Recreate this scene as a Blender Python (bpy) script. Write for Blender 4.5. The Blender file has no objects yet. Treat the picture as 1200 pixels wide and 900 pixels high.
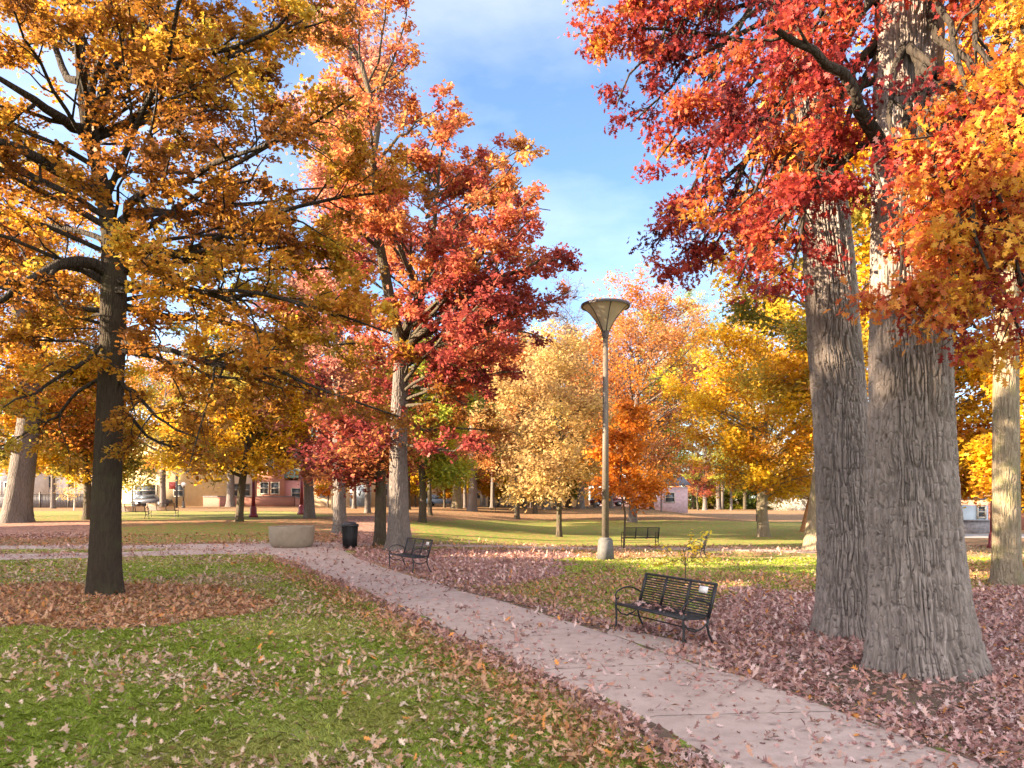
import bpy, math
import numpy as np
C = bpy.context.scene
R = math.radians
F, CAMH, HY = 890.0, 2.1, 585.0          # focal length in px of the 1200 px frame, eye height, horizon row

# ------------------------------------------------------------------ camera, sky, sun, exposure
cam = bpy.data.cameras.new('camera'); cam.sensor_width = 36.0; cam.lens = 36.0 * F / 1200.0
cam.shift_y = (HY - 450.0) / 1200.0; cam.clip_end = 3000.0; cam.clip_start = 0.05
co = bpy.data.objects.new('camera', cam); C.collection.objects.link(co)
co.location = (0, 0, CAMH); co.rotation_euler = (R(90), 0, 0); C.camera = co
SUN_EL = 19.0
SUN_TO = np.array([-0.965, -0.262])        # horizontal direction towards the sun (behind the camera, to the left)
SUN_TO = SUN_TO / np.linalg.norm(SUN_TO)
w = bpy.data.worlds.new('World'); C.world = w; w.use_nodes = True
nt = w.node_tree; bg = nt.nodes['Background']
sky = nt.nodes.new('ShaderNodeTexSky'); sky.sky_type = 'NISHITA'; sky.sun_disc = False
sky.sun_elevation = R(SUN_EL); sky.sun_rotation = math.atan2(SUN_TO[0], SUN_TO[1])
sky.altitude = 1800; sky.air_density = 1.0; sky.dust_density = 0.25; sky.ozone_density = 4.0
# thin high cloud, on the sky itself, plus an added bank behind for fill light
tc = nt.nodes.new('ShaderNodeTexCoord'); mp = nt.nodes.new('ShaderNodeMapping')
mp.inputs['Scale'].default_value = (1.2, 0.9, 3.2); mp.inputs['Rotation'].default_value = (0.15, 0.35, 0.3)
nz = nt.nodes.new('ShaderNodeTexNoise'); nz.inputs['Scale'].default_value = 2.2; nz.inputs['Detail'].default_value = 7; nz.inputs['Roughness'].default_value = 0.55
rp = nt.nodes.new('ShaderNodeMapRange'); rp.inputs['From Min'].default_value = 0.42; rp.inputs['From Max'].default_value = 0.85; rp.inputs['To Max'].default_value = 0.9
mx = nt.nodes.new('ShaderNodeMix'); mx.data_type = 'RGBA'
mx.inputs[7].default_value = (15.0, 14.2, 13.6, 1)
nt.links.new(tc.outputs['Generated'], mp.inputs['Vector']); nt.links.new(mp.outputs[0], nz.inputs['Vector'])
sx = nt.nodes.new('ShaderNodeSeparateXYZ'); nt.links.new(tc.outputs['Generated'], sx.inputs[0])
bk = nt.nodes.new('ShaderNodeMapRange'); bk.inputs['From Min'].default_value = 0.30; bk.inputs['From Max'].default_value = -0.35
bk.inputs['To Min'].default_value = 0.10; bk.inputs['To Max'].default_value = 2.0      # bright cloud bank added out of view behind the camera to lift ambient light
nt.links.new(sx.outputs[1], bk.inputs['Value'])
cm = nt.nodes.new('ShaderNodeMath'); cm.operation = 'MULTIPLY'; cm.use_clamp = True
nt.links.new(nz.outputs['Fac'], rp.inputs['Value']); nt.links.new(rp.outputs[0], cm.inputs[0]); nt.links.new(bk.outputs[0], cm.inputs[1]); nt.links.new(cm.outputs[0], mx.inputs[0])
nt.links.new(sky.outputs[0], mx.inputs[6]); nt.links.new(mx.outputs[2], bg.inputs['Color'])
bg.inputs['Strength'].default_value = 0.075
sl = bpy.data.lights.new('sun', 'SUN'); sl.energy = 5.0; sl.angle = R(0.5); sl.color = (1.0, 0.83, 0.62)
so = bpy.data.objects.new('sun', sl); C.collection.objects.link(so)
ce = math.cos(R(SUN_EL))
from mathutils import Vector
so.rotation_euler = Vector((SUN_TO[0] * ce, SUN_TO[1] * ce, math.sin(R(SUN_EL)))).to_track_quat('Z', 'Y').to_euler()
vs = C.view_settings; vs.view_transform = 'Standard'; vs.look = 'None'; vs.gamma = 1.0; vs.use_curve_mapping = False
vs.exposure = 2.7
vs.use_white_balance = True; vs.white_balance_temperature = 7200; vs.white_balance_tint = 12
C.render.engine = 'CYCLES'
C.cycles.max_bounces = 7; C.cycles.diffuse_bounces = 4; C.cycles.transmission_bounces = 4; C.cycles.glossy_bounces = 2
C.cycles.use_denoising = True

# ------------------------------------------------------------------ terrain height and picture helpers
def sm(a, b, x):
    t = np.clip((np.asarray(x, float) - a) / (b - a), 0, 1); return t * t * (3 - 2 * t)
def hgt(x, y):
    A = 1.0 - sm(-8, 4, x)
    return A * sm(14, 52, y) + (1.25 - A) * (1 - sm(12, 26, x)) * sm(45, 95, y)
def ground(px, py):                       # the ground point seen at a pixel of the 1200x900 photo
    lo, Y = 1.5, 1.5
    def f(Y): return CAMH + (HY - py) / F * Y - float(hgt((px - 600) / F * Y, Y))
    while f(Y) > 0 and Y < 400: lo = Y; Y *= 1.03
    hi = Y
    for _ in range(40):
        m = .5 * (lo + hi)
        if f(m) > 0: lo = m
        else: hi = m
    X = (px - 600) / F * hi
    return np.array([X, hi, float(hgt(X, hi))])
def at(px, py, Y): return np.array([(px - 600) / F * Y, Y, CAMH + (HY - py) / F * Y])

class VN:                                 # wrapped value noise
    def __init__(s, seed, n=64, m=64): s.g = np.random.RandomState(seed).rand(n, m); s.n, s.m = n, m
    def __call__(s, u, v):
        u = np.asarray(u, float); v = np.asarray(v, float)
        i = np.floor(u).astype(int); j = np.floor(v).astype(int); a = u - i; b = v - j
        a = a * a * (3 - 2 * a); b = b * b * (3 - 2 * b); g = s.g
        i0, i1, j0, j1 = i % s.n, (i + 1) % s.n, j % s.m, (j + 1) % s.m
        return (g[i0, j0] * (1 - a) + g[i1, j0] * a) * (1 - b) + (g[i0, j1] * (1 - a) + g[i1, j1] * a) * b
NA, NB, NC, ND = VN(1), VN(2), VN(3), VN(4)
def fbm(N, x, y, o=3):
    r = 0; a = .5
    for k in range(o): r = r + a * N(x * 2 ** k + 7.3 * k, y * 2 ** k + 3.1 * k); a *= .5
    return r / (1 - .5 ** o)

# ------------------------------------------------------------------ materials
def new_mat(name):
    m = bpy.data.materials.new(name); m.use_nodes = True
    return m, m.node_tree, m.node_tree.nodes['Principled BSDF'], m.node_tree.nodes['Material Output']
def N_(t, kind, **kw):
    n = t.nodes.new('ShaderNode' + kind)
    for k, v in kw.items():
        if k in n.inputs: n.inputs[k].default_value = v
        else: setattr(n, k, v)
    return n
def mixc(t, fac, a, b):
    n = t.nodes.new('ShaderNodeMix'); n.data_type = 'RGBA'
    for i, v in ((0, fac), (6, a), (7, b)):
        if hasattr(v, 'is_linked') or isinstance(v, bpy.types.NodeSocket): t.links.new(v, n.inputs[i])
        elif i == 0: n.inputs[0].default_value = v
        else: n.inputs[i].default_value = (*v, 1) if len(v) == 3 else v
    return n.outputs[2]
def ramp(t, val, a, b, lo=0.0, hi=1.0):
    n = N_(t, 'MapRange'); t.links.new(val, n.inputs['Value'])
    n.inputs['From Min'].default_value = a; n.inputs['From Max'].default_value = b
    n.inputs['To Min'].default_value = lo; n.inputs['To Max'].default_value = hi
    return n.outputs[0]
def coords(t, scale=(1, 1, 1), kind='Object'):
    c = N_(t, 'TexCoord'); m = N_(t, 'Mapping'); m.inputs['Scale'].default_value = scale
    t.links.new(c.outputs[kind], m.inputs['Vector']); return m.outputs[0]
def noise(t, vec, scale, detail=4, rough=.55):
    n = N_(t, 'TexNoise'); n.inputs['Scale'].default_value = scale; n.inputs['Detail'].default_value = detail; n.inputs['Roughness'].default_value = rough
    t.links.new(vec, n.inputs['Vector']); return n.outputs['Fac']
def paint(name, col, rough=.6, var=.25, scale=6, metal=0.0, bump=0.0):
    m, t, p, o = new_mat(name)
    v = coords(t); n = noise(t, v, scale, 5)
    a = tuple(c * (1 - var) for c in col); b = tuple(min(1, c * (1 + var)) for c in col)
    t.links.new(mixc(t, ramp(t, n, .3, .7), a, b), p.inputs['Base Color'])
    p.inputs['Roughness'].default_value = rough; p.inputs['Metallic'].default_value = metal
    if bump:
        bp = N_(t, 'Bump'); bp.inputs['Strength'].default_value = bump; bp.inputs['Distance'].default_value = .02
        t.links.new(noise(t, v, scale * 8, 6), bp.inputs['Height']); t.links.new(bp.outputs[0], p.inputs['Normal'])
    return m
def bark(name, ca, cb, moss=None, vs=14.0, bump=.9, detail_only=False):
    m, t, p, o = new_mat(name)
    v = coords(t, (1, 1, .17)); v2 = coords(t)
    big = noise(t, coords(t, (1, 1, .5)), 1.6, 5)
    fine = noise(t, v, vs * 2.5, 5, .65)
    c = mixc(t, ramp(t, fine, .3, .72), ca, cb)
    c = mixc(t, ramp(t, big, .45, .75, 0, .55), c, tuple(x * .72 for x in ca))
    if moss: c = mixc(t, ramp(t, noise(t, v2, 2.3, 6, .6), .48, .7, 0, .75), c, moss)
    t.links.new(c, p.inputs['Base Color']); p.inputs['Roughness'].default_value = .9
    p.inputs['Specular IOR Level'].default_value = .2
    bp = N_(t, 'Bump'); bp.inputs['Strength'].default_value = bump; bp.inputs['Distance'].default_value = .012 if detail_only else .035
    if detail_only:
        t.links.new(noise(t, coords(t, (1, 1, .4)), 60, 6, .7), bp.inputs['Height'])
    else:
        wv = N_(t, 'VectorMath', operation='ADD'); sc = N_(t, 'VectorMath', operation='SCALE'); sc.inputs['Scale'].default_value = .05
        nn = N_(t, 'TexNoise'); nn.inputs['Scale'].default_value = 6; t.links.new(v2, nn.inputs['Vector'])
        t.links.new(nn.outputs['Color'], sc.inputs[0]); t.links.new(v, wv.inputs[0]); t.links.new(sc.outputs[0], wv.inputs[1])
        vo = N_(t, 'TexVoronoi', feature='DISTANCE_TO_EDGE'); vo.inputs['Scale'].default_value = vs; t.links.new(wv.outputs[0], vo.inputs['Vector'])
        ad = N_(t, 'Math', operation='ADD'); t.links.new(ramp(t, vo.outputs['Distance'], 0, .28), ad.inputs[0])
        ml = N_(t, 'Math', operation='MULTIPLY'); ml.inputs[1].default_value = .6; t.links.new(fine, ml.inputs[0]); t.links.new(ml.outputs[0], ad.inputs[1])
        t.links.new(ad.outputs[0], bp.inputs['Height'])
    t.links.new(bp.outputs[0], p.inputs['Normal'])
    return m
def leafmat(name, trans=.5, rough=.55, tint=1.25):
    m, t, p, o = new_mat(name)
    a = N_(t, 'Attribute'); a.attribute_name = 'Col'
    t.links.new(a.outputs['Color'], p.inputs['Base Color']); p.inputs['Roughness'].default_value = rough
    p.inputs['Specular IOR Level'].default_value = .35
    tr = N_(t, 'BsdfTranslucent'); g = N_(t, 'Gamma'); g.inputs['Gamma'].default_value = .9
    t.links.new(a.outputs['Color'], g.inputs['Color']); t.links.new(g.outputs[0], tr.inputs['Color'])
    ms = N_(t, 'MixShader'); ms.inputs[0].default_value = trans
    t.links.new(p.outputs[0], ms.inputs[1]); t.links.new(tr.outputs[0], ms.inputs[2]); t.links.new(ms.outputs[0], o.inputs['Surface'])
    return m
M = {}
M['leaf'] = leafmat('autumn_leaf')
M['litter'] = leafmat('dry_leaf', .12, .65)
M['blade'] = leafmat('grass_blade', .35, .5)
M['bark_grey'] = bark('grey_bark', (.10, .085, .075), (.21, .18, .165))
M['bark_oak'] = bark('oak_bark', (.145, .118, .103), (.32, .275, .25), vs=10, bump=.55, detail_only=True)
M['bark_dark'] = bark('dark_bark', (.055, .042, .030), (.12, .095, .070), moss=(.075, .075, .03))
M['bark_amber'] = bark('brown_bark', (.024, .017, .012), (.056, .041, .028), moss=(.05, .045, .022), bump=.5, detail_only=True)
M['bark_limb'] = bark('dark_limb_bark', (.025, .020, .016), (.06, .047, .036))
M['bark_tan'] = bark('tan_bark', (.16, .125, .085), (.29, .24, .17), moss=(.15, .15, .065))
M['bark_pale'] = bark('pale_bark', (.42, .38, .31), (.6, .56, .48), bump=.4)
M['bark_rust'] = bark('rust_bark', (.28, .13, .06), (.42, .22, .10))
M['black'] = paint('black_paint', (.010, .010, .012), .5, .3, 20)
M['brownmetal'] = paint('brown_metal', (.07, .04, .04), .5, .3, 20)
M['maroon'] = paint('maroon_paint', (.16, .012, .022), .4, .2, 10)
M['white'] = paint('white_paint', (.75, .75, .73), .5, .06)
M['frame'] = paint('window_frame_paint', (.42, .38, .33), .6, .1)
M['plaque'] = paint('pale_plaque', (.7, .68, .66), .4, .08, 30)
M['bin'] = paint('dark_bin', (.028, .030, .038), .45, .3, 15)
M['concrete'] = paint('planter_concrete', (.24, .195, .145), .9, .12, 5, bump=.15)
M['pedestal'] = paint('pedestal_concrete', (.085, .083, .082), .8, .2, 10, bump=.2)
M['pole'] = paint('lamp_pole_paint', (.10, .082, .064), .55, .2, 12)
M['pole_dark'] = paint('dark_pole_paint', (.045, .038, .035), .5, .3, 12)
M['soil'] = paint('dark_soil', (.06, .04, .03), .95, .4, 12)
M['wood_stake'] = paint('wooden_stake', (.12, .08, .05), .8, .3, 12)
def panel_mat():
    m, t, p, o = new_mat('milky_panel')
    n = noise(t, coords(t), 3, 5)
    c = mixc(t, ramp(t, n, .3, .7), (.46, .39, .27), (.56, .49, .36))
    t.links.new(c, p.inputs['Base Color']); p.inputs['Roughness'].default_value = .45
    tr = N_(t, 'BsdfTranslucent'); t.links.new(c, tr.inputs['Color'])
    ms = N_(t, 'MixShader'); ms.inputs[0].default_value = .45
    t.links.new(p.outputs[0], ms.inputs[1]); t.links.new(tr.outputs[0], ms.inputs[2]); t.links.new(ms.outputs[0], o.inputs['Surface'])
    return m
M['panel'] = panel_mat()
def brick_mat(name, a, b, mortar, scale=6):
    m, t, p, o = new_mat(name)
    br = N_(t, 'TexBrick'); br.inputs['Scale'].default_value = scale
    c = N_(t, 'TexCoord'); sp = N_(t, 'SeparateXYZ'); cb = N_(t, 'CombineXYZ'); ad = N_(t, 'Math', operation='ADD')
    t.links.new(c.outputs['Object'], sp.inputs[0]); t.links.new(sp.outputs[0], ad.inputs[0]); t.links.new(sp.outputs[1], ad.inputs[1])
    t.links.new(ad.outputs[0], cb.inputs[0]); t.links.new(sp.outputs[2], cb.inputs[1]); t.links.new(cb.outputs[0], br.inputs['Vector'])
    br.inputs['Color1'].default_value = (*a, 1); br.inputs['Color2'].default_value = (*b, 1); br.inputs['Mortar'].default_value = (*mortar, 1)
    t.links.new(br.outputs['Color'], p.inputs['Base Color']); p.inputs['Roughness'].default_value = .9
    return m
M['brick'] = brick_mat('red_brick', (.30, .09, .06), (.38, .14, .09), (.35, .28, .24))
M['brick_brown'] = brick_mat('brown_brick', (.20, .07, .05), (.26, .10, .07), (.22, .15, .12))
M['cream'] = paint('cream_render', (.62, .50, .30), .9, .1, 1.5)
M['tanwall'] = paint('tan_render', (.58, .43, .28), .9, .1, 1.5)
M['offwhite'] = paint('offwhite_render', (.66, .60, .56), .9, .1, 1.5)
M['pinkwall'] = paint('pink_render', (.55, .26, .26), .9, .1, 1.5)
M['lilac'] = paint('lilac_brick', (.42, .29, .31), .9, .2, 3)
M['bluewall'] = paint('blue_siding', (.33, .40, .47), .7, .08, 2)
M['greywall'] = paint('grey_siding', (.36, .34, .35), .8, .12, 2)
M['roof'] = paint('slate_roof', (.10, .10, .12), .8, .25, 4)
M['teal'] = paint('teal_gable', (.18, .34, .34), .8, .1, 3)
M['glass'] = paint('window_glass', (.06, .075, .09), .12, .3, 2)
M['stonewall'] = paint('grey_stone_wall', (.15, .14, .15), .9, .4, 5, bump=.4)
M['car_grey'] = paint('dark_grey_car_paint', (.07, .075, .09), .25, .1)
M['car_blue'] = paint('pale_blue_car_paint', (.25, .33, .45), .25, .1)
M['car_red'] = paint('maroon_car_paint', (.14, .02, .03), .25, .1)
M['tyre'] = paint('tyre_rubber', (.02, .02, .02), .8, .2)
M['steel'] = paint('steel_rim', (.4, .4, .42), .35, .1, 8, .8)

# ------------------------------------------------------------------ object helpers
def link(o, parent=None):
    C.collection.objects.link(o)
    if parent is not None: o.parent = parent
    return o
def tag(o, label=None, cat=None, group=None, kind=None):
    if label: o['label'] = label
    if cat: o['category'] = cat
    if group: o['group'] = group
    if kind: o['kind'] = kind
    return o
def thing(name, label, cat, loc, rz=0, group=None):
    o = bpy.data.objects.new(name, None); o.empty_display_size = .3
    o.location = tuple(map(float, loc)); o.rotation_euler = (0, 0, rz)
    link(o); return tag(o, label, cat, group)
def mk(name, V, Fs, mat, parent=None, col=None, smooth=False):
    V = np.asarray(V, np.float32).reshape(-1, 3)
    if not isinstance(Fs, list): Fs = [Fs]
    Fs = [np.asarray(f, np.int32) for f in Fs if len(f)]
    me = bpy.data.meshes.new(name)
    me.vertices.add(len(V)); me.vertices.foreach_set('co', V.ravel())
    loops = np.concatenate([f.ravel() for f in Fs]); tot = np.concatenate([np.full(len(f), f.shape[1], np.int32) for f in Fs])
    st = np.concatenate([[0], np.cumsum(tot)[:-1]]).astype(np.int32)
    me.loops.add(len(loops)); me.loops.foreach_set('vertex_index', loops)
    me.polygons.add(len(tot)); me.polygons.foreach_set('loop_start', st); me.polygons.foreach_set('loop_total', tot)
    if smooth: me.polygons.foreach_set('use_smooth', np.ones(len(tot), bool))
    me.update(calc_edges=True)
    if col is not None:
        dom = 'FACE' if len(col) == len(tot) else 'POINT'
        a = me.attributes.new('Col', 'FLOAT_COLOR', dom)
        c4 = np.ones((len(col), 4), np.float32); c4[:, :3] = col; a.data.foreach_set('color', c4.ravel())
    me.materials.append(mat)
    return link(bpy.data.objects.new(name, me), parent)
def nrm(v): return v / np.maximum(np.linalg.norm(v, axis=-1, keepdims=True), 1e-9)
def tubes(P, Rd, k, cap=False):
    P = np.asarray(P, float); Rd = np.asarray(Rd, float); n, m, _ = P.shape
    T = nrm(np.gradient(P, axis=1)); mean = nrm(P[:, -1] - P[:, 0])
    ref = np.where(np.abs(mean[:, 2:3]) < .8, np.array([[0, 0, 1.]]), np.array([[1., 0, 0]]))
    U = nrm(np.cross(T, ref[:, None, :])); W = np.cross(T, U)
    a = np.arange(k) * 2 * np.pi / k
    ring = U[:, :, None] * np.cos(a)[:, None] + W[:, :, None] * np.sin(a)[:, None]
    V = P[:, :, None] + Rd[:, :, None, None] * ring
    idx = np.arange(n * m * k).reshape(n, m, k)
    q = np.stack([idx[:, :-1], np.roll(idx[:, :-1], -1, 2), np.roll(idx[:, 1:], -1, 2), idx[:, 1:]], -1).reshape(-1, 4)
    fs = [q]
    if cap: fs += [idx[:, -1], idx[:, 0, ::-1]]
    return V.reshape(-1, 3), fs
class MB:                                 # collects boxes, bars, tubes and lathes into one mesh
    def __init__(s): s.V = []; s.F = {}; s.n = 0
    def add(s, V, Fs):
        V = np.asarray(V, float).reshape(-1, 3)
        for f in (Fs if isinstance(Fs, list) else [Fs]):
            f = np.asarray(f, int); s.F.setdefault(f.shape[1], []).append(f + s.n)
        s.V.append(V); s.n += len(V); return s
    def box(s, c, d, rz=0, taper=1.0):
        x, y, z = d[0] / 2, d[1] / 2, d[2] / 2; t = taper
        V = np.array([[-x, -y, -z], [x, -y, -z], [x, y, -z], [-x, y, -z], [-x * t, -y * t, z], [x * t, -y * t, z], [x * t, y * t, z], [-x * t, y * t, z]])
        cs, sn = math.cos(rz), math.sin(rz)
        V = V @ np.array([[cs, sn, 0], [-sn, cs, 0], [0, 0, 1]]) + np.array(c)
        return s.add(V, [np.array([[0, 3, 2, 1], [4, 5, 6, 7], [0, 1, 5, 4], [1, 2, 6, 5], [2, 3, 7, 6], [3, 0, 4, 7]])])
    def tube(s, pts, r, k=8):
        pts = np.asarray(pts, float); r = np.full(len(pts), r) if np.isscalar(r) else np.asarray(r)
        V, fs = tubes(pts[None], r[None], k, True); return s.add(V, fs)
    def bar(s, a, b, w_, h_):             # rectangular bar between two points; w_ sideways, h_ along its up
        a = np.array(a, float); b = np.array(b, float); t = nrm(b - a)
        up = np.array([0, 0, 1.]) if abs(t[2]) < .9 else np.array([0, 1., 0])
        u = nrm(np.cross(t, up)); v = np.cross(u, t)
        V = [p + u * sx * w_ / 2 + v * sz * h_ / 2 for p in (a, b) for sx, sz in ((-1, -1), (1, -1), (1, 1), (-1, 1))]
        return s.add(V, [np.array([[3, 2, 1, 0], [4, 5, 6, 7], [0, 1, 5, 4], [1, 2, 6, 5], [2, 3, 7, 6], [3, 0, 4, 7]])])
    def lathe(s, prof, k=32, c=(0, 0, 0), capt=False, capb=False):
        prof = np.asarray(prof, float); a = np.arange(k) * 2 * np.pi / k; m = len(prof)
        V = np.stack([prof[:, 0:1] * np.cos(a), prof[:, 0:1] * np.sin(a), np.repeat(prof[:, 1:2], k, 1)], -1).reshape(-1, 3) + np.array(c)
        i = np.arange(m * k).reshape(m, k)
        q = np.stack([i[:-1], np.roll(i[:-1], -1, 1), np.roll(i[1:], -1, 1), i[1:]], -1).reshape(-1, 4)
        fs = [q]
        if capt: fs.append(i[-1:])
        if capb: fs.append(i[:1, ::-1])
        return s.add(V, fs)
    def build(s, name, mat, parent=None, smooth=False):
        return mk(name, np.concatenate(s.V), [np.concatenate(v) for v in s.F.values()], mat, parent, smooth=smooth)
def copy_tree(o, parent=None):
    c = o.copy(); C.collection.objects.link(c); c.parent = parent
    for ch in list(o.children): copy_tree(ch, c)
    return c

# ------------------------------------------------------------------ ground zones (what grows and lies where)
def pip(px, py, poly):
    ins = np.zeros(len(px), bool); n = len(poly)
    for i in range(n):
        x1, y1 = poly[i]; x2, y2 = poly[(i + 1) % n]
        c = ((y1 > py) != (y2 > py)) & (px < (x2 - x1) * (py - y1) / ((y2 - y1) if y2 != y1 else 1e-9) + x1)
        ins ^= c
    return ins
PL = [(905, 945), (840, 905), (780, 868), (735, 840), (690, 815), (640, 795), (590, 772), (555, 755), (500, 730), (455, 708), (415, 690), (375, 672), (340, 659), (310, 649)]
PR = [(1330, 945), (1200, 905), (1100, 872), (1010, 838), (950, 816), (905, 799), (850, 782), (800, 768), (750, 752), (690, 732), (600, 706), (540, 690), (490, 675), (450, 663), (420, 652), (402, 640)]
MAIN = PL + PR[::-1]
LOW = [(310, 649), (250, 650), (150, 653), (0, 657), (-200, 660), (-200, 652), (0, 649), (150, 646.5), (230, 643.5), (402, 640)]
UPP = [(300, 643.4), (150, 643), (0, 643.4), (-200, 645), (-200, 641), (0, 639.5), (150, 639.5), (250, 637), (330, 635), (402, 636), (402, 640.2)]
FARP = [(402, 640), (402, 636.5), (500, 638), (600, 639.6), (740, 641), (860, 643), (980, 646), (980, 649.5), (860, 646), (740, 643.6), (600, 642), (500, 640.6)]
PAD = [(715, 739), (760, 742), (800, 752), (838, 764), (850, 782), (800, 768), (750, 752)]
PATHS = [MAIN, LOW, UPP, FARP]
def project(x, y):
    y = np.maximum(y, .5); return 600 + F * x / y, HY - F * (hgt(x, y) - CAMH) / y
ZONES = [  # polygon in photo px, grass, litter, tint (0 tan, 1 orange brown, 2 dusty pink, 3 bare)
    ([(-900, 640), (2200, 640), (2200, 560), (-900, 560)], .5, .55, 1.1),
    ([(480, 638), (480, 611), (700, 609), (960, 612), (960, 640)], .85, .27, .8),
    ([(120, 637), (130, 616), (330, 612), (330, 636)], .7, .38, 1.0),
    ([(-300, 636), (-300, 612), (120, 611), (110, 630)], .15, .9, 1.7),
    ([(-300, 610), (-300, 599), (330, 599), (400, 604), (330, 609)], .7, .3, .5),
    ([(400, 640), (400, 606), (470, 604), (480, 640)], .3, .75, 1.8),
    ([(430, 640), (700, 646), (1000, 650), (1000, 700), (930, 705), (850, 700), (830, 740), (720, 735), (600, 706), (490, 675)], .6, .55, 1.35),
    ([(395, 642), (480, 645), (640, 646), (690, 656), (650, 680), (560, 688), (480, 672), (430, 656)], .08, .97, 2.0),
    ([(660, 655), (1000, 648), (1000, 674), (660, 670)], .85, .30, .5),  # extra grass and paler tint paint the sunlit strip into the ground colour
    ([(715, 741), (830, 725), (850, 690), (960, 696), (1200, 690), (1500, 690), (1600, 950), (1330, 945), (1010, 838), (905, 799), (800, 762)], .05, .95, 2.0),
    ([(1000, 770), (1090, 795), (1170, 790), (1190, 830), (1080, 850), (980, 815)], .02, .42, 2.0),
    ([(1100, 660), (1300, 660), (1300, 690), (1130, 690)], .5, .6, .8),
    ([(-80, 692), (40, 685), (150, 683), (260, 690), (320, 705), (300, 722), (200, 733), (60, 738), (-100, 732)], .22, .88, .9),
]
def edge_gap(x, y):                        # metres to the nearer edge of the main path, for points on it
    px, py = project(x, y); L = np.array(PL[::-1]); Rr = np.array(PR[::-1])
    return np.clip(np.minimum(px - np.interp(py, L[:, 1], L[:, 0]), np.interp(py, Rr[:, 1], Rr[:, 0]) - px), 0, None) / F * y
def zone(x, y):
    x = np.asarray(x, float); y = np.asarray(y, float)
    wx = x + (fbm(NA, x * .9, y * .9) - .5) * 1.3; wy = y + (fbm(NB, x * .9, y * .9) - .5) * 1.3 * np.clip(y / 12, .5, 3)
    px, py = project(wx, wy)
    g = np.ones(x.shape); l = np.full(x.shape, .30); t = np.zeros(x.shape)
    patch = fbm(NC, x * .55, y * .55)
    l = .22 + .62 * sm(.35, .68, patch)
    for poly, a, b, c in ZONES:
        i = pip(px, py, poly); g[i] = a; l[i] = b; t[i] = c
    # leaves drift against the path's left edge
    px0, py0 = project(x, y)
    L = np.array(PL[::-1]); ex = np.interp(py0, L[:, 1], L[:, 0]); d = (ex - px0) / F * y
    g = np.where((np.abs(d - .05) < .22) & (py0 > 655), .05, g)
    near = (d > 0) & (d < 1.6) & (py0 > 655)
    l = np.where(near, np.maximum(l, .8 * (1 - d / 1.6) + .25), l); t = np.where(near & (t < .5), 1.9 * np.clip(1 - d / 1.6, 0, 1), t)
    Rr = np.array(PR[::-1]); dr_ = (px0 - np.interp(py0, Rr[:, 1], Rr[:, 0])) / F * y; nr = (dr_ > 0) & (dr_ < .55) & (py0 > 655)
    l = np.where(nr, np.maximum(l, .85), l); g = np.where((dr_ > -.2) & (dr_ < .4) & (py0 > 655), .05, g); t = np.where(nr, np.maximum(t, 1.7), t)
    onp = np.zeros(x.shape, bool)
    for p in PATHS + [PAD]: onp |= pip(px0, py0, p)
    return g, l, t, onp
TAN = np.array([(.43, .30, .20), (.53, .40, .30), (.33, .19, .10), (.46, .31, .22)])
ORB = np.array([(.40, .19, .08), (.31, .13, .055), (.50, .29, .15), (.42, .17, .06)])
PNK = np.array([(.42, .26, .24), (.53, .38, .35), (.30, .145, .13), (.38, .21, .185)])
def tintcol(t, rng):
    k = rng.randint(0, 4, len(t)); t = np.clip(t + rng.normal(0, .25, len(t)), 0, 2)[:, None]
    c = np.where(t < 1, TAN[k] * (1 - t) + ORB[k] * t, ORB[k] * (2 - t) + PNK[k] * (t - 1))
    return c * rng.uniform(.75, 1.2, (len(c), 1))

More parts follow.
